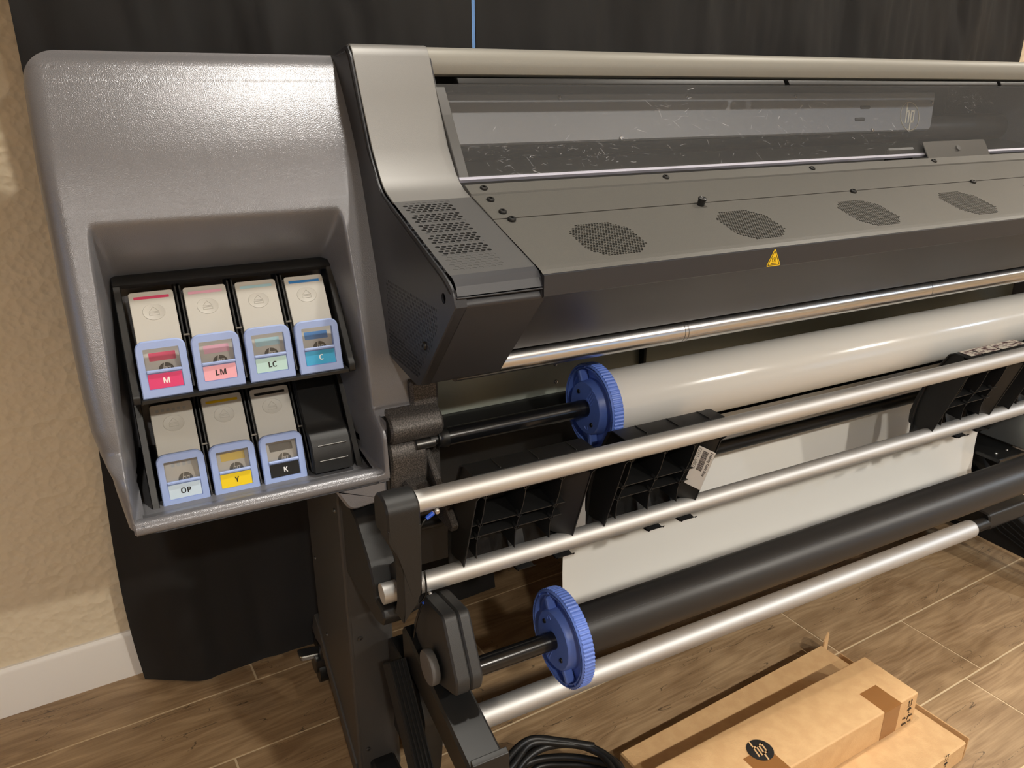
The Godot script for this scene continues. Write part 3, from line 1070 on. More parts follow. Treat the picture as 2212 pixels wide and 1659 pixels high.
# ---- the long cover in front of the window
func build_cover():
	var s := Shape.new()
	s.prism(v2s([-1.122, 1.1625, -1.119, 1.1645, -1.0965, 1.1535, -1.0955, 1.148, -1.122, 1.152]), XB, XE, 0.0005)
	var ledge := put(printer, "cover_ledge", s, M.cover, "narrow dusty grey ledge with screws")
	for x in [0.533, 0.880, 1.229, 1.586, 1.95]:
		screw(ledge, Vector3(x, 1.1588, -1.108), Vector3(0, 0.9, 0.42), 0.0062, M.black)
	# perforated top sheet
	var a := Vector3(XB, 1.1508, -1.0935)
	var b := Vector3(XB, 1.1262, -1.0225)
	var c := Vector3(XB, 1.1250, -1.0218)
	var d := Vector3(XB, 1.0815, -0.8915)
	s = Shape.new()
	s.sheet(v2s([b.z, b.y, a.z, a.y]), XB, XE, 0.003, 0.0006)
	put(printer, "cover_rear_strip", s, M.cover)
	s = Shape.new()
	var uy := (c - d).normalized()
	var ln := (c - d).length()
	var nn := Vector3.RIGHT.cross(uy)
	var du := 0.0047
	var cols := 22
	var rows := 22
	var dv := 0.0043
	var gy := 0.008
	var gw := du * (cols + 0.5)
	var x := 0.0
	for g in [0.600, 0.874, 1.1475, 1.421, 1.694, 1.967]:
		var gx: float = g - XB
		s.flat([d + Vector3.RIGHT * x, d + Vector3.RIGHT * gx, c + Vector3.RIGHT * gx, c + Vector3.RIGHT * x], nn)
		s.flat([d + Vector3.RIGHT * gx, d + Vector3.RIGHT * (gx + gw), d + Vector3.RIGHT * (gx + gw) + uy * gy, d + Vector3.RIGHT * gx + uy * gy], nn)
		s.flat([d + Vector3.RIGHT * gx + uy * (gy + rows * dv), d + Vector3.RIGHT * (gx + gw) + uy * (gy + rows * dv), c + Vector3.RIGHT * (gx + gw), c + Vector3.RIGHT * gx], nn)
		s.perf(d + Vector3.RIGHT * gx + uy * gy, Vector3.RIGHT, uy, cols, rows, du, dv, 0.00208, 0.0015, func(i, j):
			var px: float = absf((i + 0.5) / cols * 2.0 - 1.0)
			var py: float = absf((j + 0.5) / rows * 2.0 - 1.0)
			return 1 if px + py < 1.52 else 0, 0.00188)
		x = gx + gw
	s.flat([d + Vector3.RIGHT * x, Vector3(XE, d.y, d.z), Vector3(XE, c.y, c.z), c + Vector3.RIGHT * x], nn)
	# front edge of the sheet
	var lip := v2s([d.z, d.y, -0.884, 1.0785, -0.8765, 1.0745])
	for i in lip.size() - 1:
		var p: Vector2 = lip[i]
		var q: Vector2 = lip[i + 1]
		s.flat([Vector3(XB, p.y, p.x), Vector3(XE, p.y, p.x), Vector3(XE, q.y, q.x), Vector3(XB, q.y, q.x)], Vector3(0, 1, 0.6))
	var top := put(printer, "cover_top", s, M.cover, "dusty grey cover with six rounded vent grilles")
	for q in [[0.529, 1.1455, -1.077], [0.530, 1.1324, -1.039], [0.533, 1.1246, -1.016], [1.243, 1.1246, -1.018], [1.592, 1.1246, -1.018], [1.94, 1.1246, -1.018]]:
		screw(top, Vector3(q[0], q[1], q[2]), Vector3(0, 0.95, 0.33), 0.0064, M.black)
	s = Shape.new()
	s.lathe([Vector2(0.0062, -0.002), Vector2(0.0062, 0.009), Vector2(0.0072, 0.009), Vector2(0.0072, 0.012), Vector2(0.004, 0.0135), Vector2(0.0, 0.012)], Vector3(0.882, 1.1236, -1.016), Vector3(0, 0.95, 0.33), 18, false)
	put(top, "knurled_bolt", s, M.black)
	for g in [0.600, 0.874, 1.1475, 1.421, 1.694]:
		s = Shape.new()
		var fc: Vector3 = d + Vector3.RIGHT * (g - XB + gw * 0.5) + uy * 0.055
		s.lathe([Vector2(0.040, -0.030), Vector2(0.040, -0.012), Vector2(0.037, -0.012), Vector2(0.036, -0.030)], fc, nn, 30, false)
		s.lathe([Vector2(0.015, -0.030), Vector2(0.015, -0.014), Vector2(0.0, -0.013)], fc, nn, 20, false)
		put(printer, "fan", s, M.black)
	# front band and sloping underside
	s = Shape.new()
	s.prism(v2s([-0.8765, 1.0742, -0.8735, 1.0735, -0.8735, 1.0455, -0.8765, 1.0435, -0.90, 1.0435, -0.90, 1.0742]), XB, XE, 0.0)
	var band := put(printer, "front_band", s, M.cap_dark, "dark grey front band of the cover")
	s = Shape.new()
	s.prism(v2s([-0.877, 1.0433, -1.034, 0.921, -1.05, 0.925, -1.05, 0.96, -0.90, 1.0433]), XB, XE)
	put(printer, "cover_underside", s, M.cap_dark, "dark underside of the cover above the steel roller")
	# yellow hot-surface sign: three raised layers
	var WT := Transform3D(Basis.IDENTITY, Vector3(0.912, 1.0585, -0.8733))
	s = Shape.new()
	s.xf = WT
	s.prism(soft(v2s([-0.0152, -0.0125, 0.0152, -0.0125, 0.0, 0.0150]), 0.0035), 0.0, 0.0003, 0.0, "z")
	var sign := put(band, "warning_sticker", s, M.yellow, "yellow triangular hot surface warning sticker")
	s = Shape.new()
	s.xf = WT
	var tri_out := soft(v2s([-0.0128, -0.0110, 0.0128, -0.0110, 0.0, 0.0120]), 0.002)
	var tri_in := soft(v2s([-0.0113, -0.0101, 0.0113, -0.0101, 0.0, 0.0102]), 0.0016)
	s.ring(tri_out, tri_in, 0.0003, 0.0005, 0.0)
	for i in 3:
		var pth := []
		for k in 9:
			var tt := k / 8.0
			pth.append(Vector3(-0.0034 + i * 0.0034 + 0.0007 * sin(tt * TAU), lerpf(-0.0058, 0.0012, tt), 0.0004))
		s.tube(pth, 0.00042, 4)
	s.box(Vector3(0, -0.0082, 0.0004), Vector3(0.0120, 0.0008, 0.0002))
	put(sign, "pictogram", s, M.ink)
	# steel roller under the cover
	s = Shape.new()
	s.cyl(Vector3(0.45, 0.899, -1.052), Vector3(XE, 0.899, -1.052), 0.0205, -1.0, 40)
	var rl := put(printer, "steel_roller", s, M.chrome, "shiny steel roller under the cover")
	for x2 in [0.885, 0.893, 1.55]:
		s = Shape.new()
		s.lathe([Vector2(0.0206, 0.0), Vector2(0.0206, 0.0012)], Vector3(x2, 0.899, -1.052), Vector3.RIGHT, 40, false)
		put(rl, "joint_line", s, M.dark_steel)
	# plates behind the roll
	s = Shape.new()
	s.box(Vector3((0.40 + XE) / 2, 0.845, -1.262), Vector3(XE - 0.40, 0.225, 0.014), 0.002)
	var bp := put(printer, "back_plate", s, M.backplate, "grey-green metal plate behind the media roll")
	for q in [[0.755, 0.795], [0.757, 0.758], [0.935, 0.805], [0.465, 0.80], [1.30, 0.80], [1.75, 0.80]]:
		screw(bp, Vector3(q[0], q[1], -1.255), Vector3(0, 0, 1), 0.0045, M.steel)
	s = Shape.new()
	s.box(Vector3(0.962, 0.82, -1.25), Vector3(0.008, 0.12, 0.02), 0.001)
	s.box(Vector3(0.974, 0.875, -1.25), Vector3(0.03, 0.004, 0.02), 0.0)
	put(bp, "cable_strap", s, M.black)
	s = Shape.new()
	s.prism(v2s([-1.27, 0.735, -1.245, 0.733, -1.200, 0.715, -1.196, 0.706, -1.235, 0.690, -1.235, 0.44, -1.27, 0.44]), 0.40, XE, 0.002)
	put(printer, "lower_guide", s, M.black_soft)
	s = Shape.new()
	s.cyl(Vector3(0.40, 0.592, -1.135), Vector3(XE, 0.592, -1.135), 0.0135, -1.0, 24)
	put(printer, "guide_rod", s, M.black, "black rod in front of the hanging sheet")

# ---- legs, casting and caster
func build_stand():
	var s := Shape.new()
	# dark casting that carries the spindle
	s.prism(soft(v2s([0.353, 0.640, 0.353, 0.812, 0.404, 0.815, 0.404, 0.862, 0.452, 0.862, 0.452, 0.66, 0.44, 0.64]), 0.005), -1.24, -1.118, 0.005, "z")
	s.prism(soft(v2s([-1.22, 0.822, -1.120, 0.822, -1.098, 0.815, -1.086, 0.800, -1.085, 0.788, -1.094, 0.772, -1.110, 0.765, -1.22, 0.765]), 0.006), 0.357, 0.447, 0.004)
	s.prism(soft(v2s([-1.22, 0.77, -1.100, 0.77, -1.090, 0.75, -1.092, 0.70, -1.105, 0.665, -1.22, 0.64]), 0.01), 0.355, 0.418, 0.004)
	s.prism(soft(v2s([-1.20, 0.715, -1.075, 0.705, -1.050, 0.690, -1.046, 0.672, -1.055, 0.655, -1.20, 0.645]), 0.010), 0.372, 0.412, 0.005)
	s.prism(soft(v2s([-1.22, 0.76, -1.115, 0.745, -1.00, 0.655, -1.01, 0.640, -1.22, 0.64]), 0.006), 0.420, 0.432, 0.002)
	var ca := put(printer, "spindle_bracket", s, M.cast, "mottled dark metal casting that holds the spindle")
	s = Shape.new()
	s.cyl(Vector3(0.40, 0.762, -1.096), Vector3(0.432, 0.762, -1.096), 0.0085, -1.0, 20)
	put(ca, "pin", s, M.dark_steel)
	s = Shape.new()
	s.box(Vector3(0.358, 0.7, -1.13), Vector3(0.02, 0.1, 0.06), 0.002)
	put(printer, "leg_bracket", s, M.black)
	for side in [0, 1]:
		s = Shape.new()
		var dx: float = 2.005 * side
		s.prism(soft(v2s([-1.43, 0.712, -1.18, 0.712, -1.18, 0.03, -1.20, 0.03, -1.43, 0.205]), [0.0, 0.004, 0.006, 0.004, 0.0]), 0.285 + dx, 0.368 + dx, 0.003)
		var leg := put(printer, "leg", s, M.leg)
		s = Shape.new()
		s.prism(v2s([-1.4935, 0.178, -1.455, 0.238, -1.430, 0.225, -1.20, 0.052, -1.20, 0.022, -1.225, 0.022, -1.425, 0.178, -1.47, 0.165]), 0.281 + dx, 0.300 + dx, 0.001)
		put(leg, "foot_flange", s, M.leg)
		s = Shape.new()
		s.box(Vector3(0.3265 + dx, 0.36, -1.1792), Vector3(0.070, 0.66, 0.0012), 0.0006)
		put(leg, "front_panel", s, M.leg)
		s = Shape.new()
		s.box(Vector3(0.33 + dx, 0.05, -1.28), Vector3(0.05, 0.04, 0.7), 0.006)
		put(leg, "floor_bar", s, M.black)
		for q in [[0.2848, 0.62, -1.20, -1], [0.2848, 0.41, -1.40, -1], [0.2848, 0.25, -1.36, -1], [0.305, 0.36, -1.1785, 0], [0.303, 0.10, -1.1785, 0]]:
			screw(leg, Vector3(q[0] + dx, q[1], q[2]), Vector3.LEFT if q[3] == -1 else Vector3(0, 0, 1), 0.0048, M.dark_steel)
		for cz in [-1.532, -0.96]:
			s = Shape.new()
			s.cyl(Vector3(0.290 + dx, 0.032, cz), Vector3(0.318 + dx, 0.032, cz), 0.032, -1.0, 24)
			var wheel := put(leg, "caster", s, M.black)
			s = Shape.new()
			s.prism(v2s([cz - 0.03, 0.072, cz + 0.035, 0.080, cz + 0.03, 0.06, cz + 0.012, 0.03, cz - 0.012, 0.03]), 0.282 + dx, 0.326 + dx, 0.002)
			s.cyl(Vector3(0.304 + dx, 0.07, cz + 0.02), Vector3(0.304 + dx, 0.115, cz + 0.03), 0.010, -1.0, 14)
			put(wheel, "fork", s, M.dark_steel)
			s = Shape.new()
			s.prism(soft(v2s([0.252 + dx, cz - 0.02, 0.296 + dx, cz - 0.014, 0.296 + dx, cz + 0.018, 0.252 + dx, cz + 0.012]), 0.006), 0.074, 0.086, 0.002, "y")
			put(wheel, "brake_lever", s, M.steel)
	# thin black wire along the leg
	s = Shape.new()
	var wp := []
	for p in [Vector3(0.318, 0.70, -1.16), Vector3(0.315, 0.62, -1.14), Vector3(0.318, 0.55, -1.11), Vector3(0.330, 0.53, -1.06), Vector3(0.345, 0.535, -1.0), Vector3(0.362, 0.56, -0.98), Vector3(0.364, 0.60, -0.985)]:
		wp.append(p)
	s.tube(spline(wp, 6), 0.0016, 6)
	put(printer, "earth_wire", s, M.black)
	# holder for the lower table tube, bolted to the leg
	s = Shape.new()
	s.prism(soft(v2s([-1.19, 0.675, -1.10, 0.655, -1.04, 0.605, -1.022, 0.575, -1.018, 0.553, -0.984, 0.552, -0.978, 0.540, -0.99, 0.520, -1.02, 0.510, -1.19, 0.505]), 0.004), 0.292, 0.336, 0.003)
	put(printer, "tube_holder", s, M.black_soft)
	# right leg inner plates seen behind the sheet
	s = Shape.new()
	s.box(Vector3(2.262, 0.50, -1.16), Vector3(0.012, 0.34, 0.26), 0.003)
	put(printer, "inner_plate", s, mat(rgb(168, 172, 172), 0.35, 0.7), "bare metal plate inside the far leg")
	s = Shape.new()
	s.box(Vector3(2.20, 0.32, -1.22), Vector3(0.12, 0.012, 0.18), 0.002)
	put(printer, "inner_shelf", s, M.black)
	for q in [[2.17, 0.327, -1.16], [2.22, 0.327, -1.16]]:
		screw(printer, Vector3(q[0], q[1], q[2]), Vector3.UP, 0.0045, M.steel)

func spline(pts: Array, k: int) -> Array:
	var out := []
	for i in pts.size() - 1:
		var a: Vector3 = pts[maxi(i - 1, 0)]
		var b: Vector3 = pts[i]
		var c: Vector3 = pts[i + 1]
		var d: Vector3 = pts[mini(i + 2, pts.size() - 1)]
		for j in k:
			out.append(b.cubic_interpolate(c, a, d, float(j) / k))
	out.append(pts[pts.size() - 1])
	return out

# ---- cartridge bay: black trays, lilac flaps (parts of the printer) and the ink cartridges (things)
func build_ink_bay():
	var cx := [0.0550, 0.1296, 0.2042, 0.2788]
	var s := Shape.new()
	var stair := v2s([-1.31, 1.052, -1.258, 1.038, -1.252, 1.026, -1.168, 0.902, -1.160, 0.893, -1.159, 0.882, -1.25, 0.858, -1.165, 0.722, -1.158, 0.712, -1.31, 0.704])
	s.prism(soft(stair, 0.003), 0.006, 0.0165, 0.001)
	s.prism(soft(stair, 0.003), 0.3185, 0.329, 0.001)
	s.prism(v2s([-1.31, 1.046, -1.262, 1.042, -1.254, 1.034, -1.257, 1.028, -1.31, 1.03]), 0.006, 0.329, 0.001)
	s.prism(v2s([-1.31, 0.885, -1.168, 0.8885, -1.160, 0.886, -1.1595, 0.8815, -1.25, 0.858, -1.31, 0.86]), 0.0165, 0.3185, 0.001)
	s.prism(v2s([-1.31, 0.722, -1.166, 0.714, -1.150, 0.708, -1.31, 0.70]), 0.0165, 0.3185, 0.001)
	s.box(Vector3(0.168, 0.88, -1.306), Vector3(0.32, 0.36, 0.008))
	var bay := put(printer, "cartridge_bay", s, M.black, "black two-row tray for the ink cartridges")
	for row in 2:
		var dy := -0.1775 * row
		for i in 3:
			var x: float = (cx[i] + cx[i + 1]) * 0.5 + (0.002 if row == 1 else 0.0)
			s = Shape.new()
			s.prism(v2s([-1.30, 1.034 + dy, -1.252, 1.026 + dy, -1.166, 0.896 + dy, -1.30, 0.88 + dy]), x - 0.0045, x - 0.0016, 0.0006)
			s.prism(v2s([-1.30, 1.034 + dy, -1.252, 1.026 + dy, -1.166, 0.896 + dy, -1.30, 0.88 + dy]), x + 0.0016, x + 0.0045, 0.0006)
			put(bay, "divider", s, M.black)
			s = Shape.new()
			s.xf = face_frame(x, 1.0225 + dy)
			s.box(Vector3(0, -0.074, 0.002), Vector3(0.0088, 0.003, 0.004), 0.0005)
			put(bay, "divider_clip", s, mat(rgb(120, 116, 108), 0.3, 0.3))
	# cover plate over the empty slot
	s = Shape.new()
	s.sheet(v2s([-1.150, 0.722, -1.152, 0.742, -1.158, 0.764, -1.166, 0.776, -1.182, 0.784, -1.195, 0.793, -1.236, 0.846, -1.25, 0.856]), cx[3] - 0.0335, cx[3] + 0.0335, 0.012, 0.003)
	var blank := put(printer, "blank_slot_cover", s, M.black_soft, "black blank cover over the empty cartridge slot")
	s = Shape.new()
	for q in [[0.765, -1.1575], [0.741, -1.151]]:
		s.tube([Vector3(cx[3] - 0.022, q[0], q[1]), Vector3(cx[3] + 0.024, q[0], q[1])], 0.0013, 6)
	put(blank, "groove", s, M.dark_steel)
	# colours: stripe, flap label, letters, letter colour, description
	var inks := [
		[0, 0, rgb(206, 58, 100), rgb(222, 62, 118), "M", rgb(245, 236, 236), "magenta", "M"],
		[0, 1, rgb(224, 166, 186), rgb(246, 178, 192), "LM", rgb(16, 14, 14), "light pink", "LM"],
		[0, 2, rgb(160, 198, 208), rgb(190, 224, 220), "LC", rgb(16, 14, 14), "pale cyan", "LC"],
		[0, 3, rgb(34, 118, 186), rgb(62, 168, 216), "C", rgb(240, 244, 246), "cyan blue", "C"],
		[1, 0, rgb(168, 172, 176), rgb(196, 220, 236), "OP", rgb(16, 14, 14), "dotted grey", "OP"],
		[1, 1, rgb(206, 172, 20), rgb(246, 212, 22), "Y", rgb(40, 34, 10), "yellow", "Y"],
		[1, 2, rgb(16, 16, 17), rgb(14, 14, 15), "K", rgb(240, 240, 240), "black", "K"]]
	for q in inks:
		var x: float = cx[q[1]] + (0.002 if q[0] == 1 else 0.0)
		var dy: float = -0.1775 * q[0]
		make_cartridge(x, 1.0225 + dy, q)
		make_flap(x - 0.002, 0.8885 + dy, q)

func face_frame(x: float, y: float) -> Transform3D:
	var up := Vector3(0, 0.8345, -0.551).normalized()
	return Transform3D(Basis(Vector3.RIGHT, up, Vector3.RIGHT.cross(up)), Vector3(x, y, -1.25))

func make_cartridge(x: float, y: float, q: Array):
	var t := thing("ink_cartridge", "grey ink cartridge with a %s stripe behind the %s flap" % [q[6], q[7]], "ink cartridge", Vector3.ZERO, 0.0, "ink cartridges in the housing")
	t.transform = face_frame(x, y)
	var s := Shape.new()
	s.prism(rr(-0.0305, -0.150, 0.0305, 0.0, 0.003, 0.0045), -0.030, 0.0, 0.0007, "z")
	put(t, "body", s, M.cart, "", true)
	var ink := mat(q[2], 0.4)
	s = Shape.new()
	if q[4] == "OP":
		for i in 6:
			s.prism(rr(-0.0225 + i * 0.0078, -0.0125, -0.0180 + i * 0.0078, -0.0080, 0.0005, 0.0005, 2), 0.0, 0.0003, 0.0, "z")
	else:
		s.prism(rr(-0.0240, -0.0118, 0.0240, -0.0076, 0.0004, 0.0004, 2), 0.0, 0.0003, 0.0, "z")
	put(t, "stripe", s, ink, "%s stripe" % q[6], true)
	s = Shape.new()
	s.xf = Transform3D(Basis.IDENTITY.scaled(Vector3(1.0, 0.82, 1.0)), Vector3(0.0, -0.0325, 0))
	s.lathe([Vector2(0.0158, -0.0002), Vector2(0.0150, 0.0006), Vector2(0.0142, 0.0002), Vector2(0.0, -0.0001)], Vector3.ZERO, Vector3(0, 0, 1), 36, false)
	s.xf = Transform3D(Basis.IDENTITY, Vector3(0.0, -0.0325, 0.0002))
	var tr := v2s([-0.0068, 0.0006, 0.0068, 0.0006, 0.0, 0.0082])
	for i in 3:
		var a: Vector2 = tr[i]
		var b: Vector2 = tr[(i + 1) % 3]
		s.tube([Vector3(a.x, a.y, 0), Vector3(b.x, b.y, 0)], 0.00035, 4)
	var re := v2s([-0.0068, -0.0050, 0.0068, -0.0050, 0.0068, -0.0014, -0.0068, -0.0014])
	for i in 4:
		var a: Vector2 = re[i]
		var b: Vector2 = re[(i + 1) % 4]
		s.tube([Vector3(a.x, a.y, 0), Vector3(b.x, b.y, 0)], 0.00035, 4)
	put(t, "eject_mark", s, M.cart, "embossed eject mark in an oval", true)
	s = Shape.new()
	if q[4] == "OP":
		for i in 4:
			s.prism(rr(-0.0150 + i * 0.0078, -0.100, -0.0102 + i * 0.0078, -0.0935, 0.0005, 0.0005, 2), 0.0, 0.0003, 0.0, "z")
	else:
		s.prism(rr(-0.0185, -0.1070, 0.0175, -0.0945, 0.001, 0.001, 2), 0.0, 0.0004, 0.0, "z")
	put(t, "colour_patch", s, ink, "", true)
	s = Shape.new()
	s.lathe([Vector2(0.0105, 0.0), Vector2(0.0105, 0.0003), Vector2(0.0, 0.0003)], Vector3(0.002, -0.1215, 0), Vector3(0, 0, 1), 30, false)
	var disc := put(t, "emblem", s, M.ink, "round black emblem with two slanted letters", true)
	s = Shape.new()
	logo_letters(s, Transform3D(Basis.IDENTITY, Vector3(0.002, -0.1215, 0)), 0.0105, 0.0003)
	put(disc, "letters", s, M.cart)

func make_flap(x: float, y: float, q: Array):
	var up := Vector3(0, 0.0785, -0.0185).normalized()
	var T := Transform3D(Basis(Vector3.RIGHT, up, Vector3.RIGHT.cross(up)), Vector3(x, y, -1.1625))
	var s := Shape.new()
	s.xf = T
	s.ring(rr(-0.0336, -0.001, 0.0336, 0.0805, 0.0008, 0.0125), rr(-0.0238, 0.0105, 0.0238, 0.0690, 0.0012, 0.0012), -0.010, 0.0, 0.0016)
	s.box(Vector3(0, 0.0365, -0.0005), Vector3(0.0476, 0.0044, 0.006), 0.0012)
	s.box(Vector3(0, 0.0220, -0.004), Vector3(0.0476, 0.0245, 0.004), 0.0)
	var fl := put(printer, "cartridge_flap", s, M.lilac, "lilac flap marked %s" % q[7])
	s = Shape.new()
	s.xf = T
	s.prism(rr(-0.0228, 0.0115, 0.0228, 0.0330, 0.001, 0.001, 3), -0.002, -0.0012, 0.0002, "z")
	var lm := mat(q[3], 0.45)
	if q[4] == "OP":
		var im := Image.create(64, 64, false, Image.FORMAT_RGB8)
		for py in 64:
			for px in 64:
				im.set_pixel(px, py, rgb(224, 236, 244) if (px % 8 < 4) == (py % 8 < 4) else rgb(182, 206, 226))
		lm = mat(Color.WHITE, 0.45)
		lm.albedo_texture = ImageTexture.create_from_image(im)
		lm.uv1_triplanar = true
		lm.uv1_world_triplanar = true
		lm.uv1_scale = Vector3.ONE * 110.0
	put(fl, "label", s, lm, "%s label" % q[6])
	text(fl, "letters", q[4], T * Transform3D(Basis.IDENTITY, Vector3(0.001, 0.0220, -0.0011)), 0.0062, mat(q[5], 0.5))
	s = Shape.new()
	s.xf = T
	s.box(Vector3(0, 0.0535, -0.0065), Vector3(0.0474, 0.031, 0.0008))
	put(fl, "pane", s, M.pane, "clear pane")

const SP := Vector3(0, 0.7645, -1.098)   # axis of the media spindle
const TU := Vector3(0, 0.458, -0.905)    # axis of the take-up spindle

func hub(parent: Node3D, x: float, ax: Vector3, R: float, turn: float):
	var k := R / 0.08
	var s := Shape.new()
	var g := PackedVector2Array()
	for i in 76:
		for j in 4:
			var a := TAU * (i + j * 0.25) / 76.0
			var r := (0.0800 if j < 2 else 0.0786) * k
			g.append(Vector2(ax.z + cos(a) * r, ax.y + sin(a) * r))
	s.prism(g, x + 0.003, x + 0.022, 0.0, "x", false)
	s.lathe([Vector2(0.079 * k, 0.003), Vector2(0.0770 * k, 0.0), Vector2(0.0755 * k, 0.0), Vector2(0.0745 * k, 0.005), Vector2(0.0735 * k, 0.005), Vector2(0.0725 * k, 0.0005), Vector2(0.0708 * k, 0.0005), Vector2(0.0695 * k, 0.010), Vector2(0.066 * k, 0.013), Vector2(0.052 * k, 0.013), Vector2(0.0500 * k, 0.011), Vector2(0.0485 * k, -0.004), Vector2(0.0465 * k, -0.0065), Vector2(0.0, -0.0065)], Vector3(x, ax.y, ax.z), Vector3.RIGHT, 72, false)
	s.lathe([Vector2(0.079 * k, 0.022), Vector2(0.074 * k, 0.0235), Vector2(0.03, 0.0235)], Vector3(x, ax.y, ax.z), Vector3.RIGHT, 60, false)
	var h := put(parent, "hub", s, M.blue, "blue ribbed flange hub")
	# webs across the rim groove
	for i in 14:
		var a := TAU * i / 14.0 + turn
		var u := Vector3(0, sin(a), cos(a))
		var wq := Shape.new()
		wq.xf = Transform3D(Basis(Vector3.RIGHT, u, Vector3.RIGHT.cross(u)), Vector3(x, ax.y, ax.z) + u * 0.0742 * k)
		wq.box(Vector3(0.003, 0, 0), Vector3(0.006, 0.005, 0.0016))
		put(h, "web", wq, M.blue)
	# locking lugs in the dish
	for q in [[2.0, 0.0], [4.95, 1.0]]:
		var a: float = q[0] + turn
		var u := Vector3(0, sin(a), cos(a))
		var wq := Shape.new()
		wq.xf = Transform3D(Basis(Vector3.RIGHT, u, Vector3.RIGHT.cross(u)), Vector3(x, ax.y, ax.z) + u * 0.058 * k)
		wq.box(Vector3(0.003, 0, 0), Vector3(0.016, 0.022, 0.010), 0.002)
		put(h, "lug", wq, M.blue)
	for a0 in [2.3, 5.44]:
		var a: float = a0 + turn
		var u := Vector3(0, sin(a), cos(a))
		screw(h, Vector3(x - 0.0065, ax.y, ax.z) + u * 0.033 * k, Vector3.LEFT, 0.0042, M.black)
	# raised marks: two bars with an arrow, and a hook
	var mk := Shape.new()
	var u0 := Vector3(0, sin(0.95 + turn), cos(0.95 + turn))
	var w0 := Vector3.RIGHT.cross(u0)
	for i in 4:
		var c := Vector3(x - 0.0066, ax.y, ax.z) + u0 * 0.030 * k + w0 * (-0.0075 + i * 0.005)
		mk.tube([c - u0 * 0.011, c + u0 * (0.010 if i != 1 else 0.014)], 0.0010, 5)
	var e := Vector3(x - 0.0066, ax.y, ax.z) + u0 * 0.030 * k
	mk.tube([e - u0 * 0.011 - w0 * 0.0075, e - u0 * 0.011 + w0 * 0.0075], 0.0010, 5)
	mk.tube([e + u0 * 0.010 - w0 * 0.0075, e + u0 * 0.015 - w0 * 0.012, e + u0 * 0.016 - w0 * 0.002], 0.0010, 5)
	var u1 := Vector3(0, sin(4.9 + turn), cos(4.9 + turn))
	var w1 := Vector3.RIGHT.cross(u1)
	var hk := []
	for i in 9:
		var a := PI * i / 8.0
		hk.append(Vector3(x - 0.0066, ax.y, ax.z) + u1 * (0.034 * k + 0.006 * sin(a)) + w1 * 0.005 * cos(a))
	mk.tube(hk, 0.0010, 5)
	put(h, "raised_marks", mk, M.blue)

func build_spindle_and_media():
	var t := thing("media_spindle", "black spindle with a blue hub holding the white media roll", "spindle", Vector3(1.3, SP.y, SP.z))
	var s := Shape.new()
	s.cyl(Vector3(0.448, SP.y, SP.z), Vector3(2.20, SP.y, SP.z), 0.0158, -1.0, 32)
	put(t, "shaft", s, M.black_gloss)
	s = Shape.new()
	s.lathe([Vector2(0.0085, 0.0), Vector2(0.0085, 0.012), Vector2(0.0130, 0.013), Vector2(0.0130, 0.016), Vector2(0.0150, 0.018), Vector2(0.0164, 0.024), Vector2(0.0164, 0.030)], Vector3(0.425, SP.y, SP.z), Vector3.RIGHT, 28)
	put(t, "end_fitting", s, M.black)
	hub(t, 0.731, SP, 0.0805, 0.0)
	# white media: the wound roll and the sheet that hangs down behind it to the take-up core
	var m := thing("media_roll", "white glossy media roll with its sheet hanging down behind", "media roll", Vector3(1.44, SP.y, SP.z))
	s = Shape.new()
	s.lathe([Vector2(0.040, 0.0), Vector2(0.0595, 0.0), Vector2(0.0600, 0.0006), Vector2(0.0600, 1.372), Vector2(0.040, 1.373)], Vector3(0.7555, SP.y, SP.z), Vector3.RIGHT, 96, false)
	put(m, "wound_roll", s, M.media, "white glossy roll")
	s = Shape.new()
	var pr := v2s([-1.205, 0.63, -1.205, 0.58, -1.205, 0.5, -1.204, 0.34, -1.199, 0.27, -1.186, 0.228, -1.165, 0.214, -1.14, 0.222, -1.10, 0.26, -1.0, 0.362, -0.935, 0.428])
	s.sheet(pr, 0.752, 2.134, 0.0006)
	put(m, "hanging_sheet", s, M.media_web, "white sheet hanging behind the table tubes")

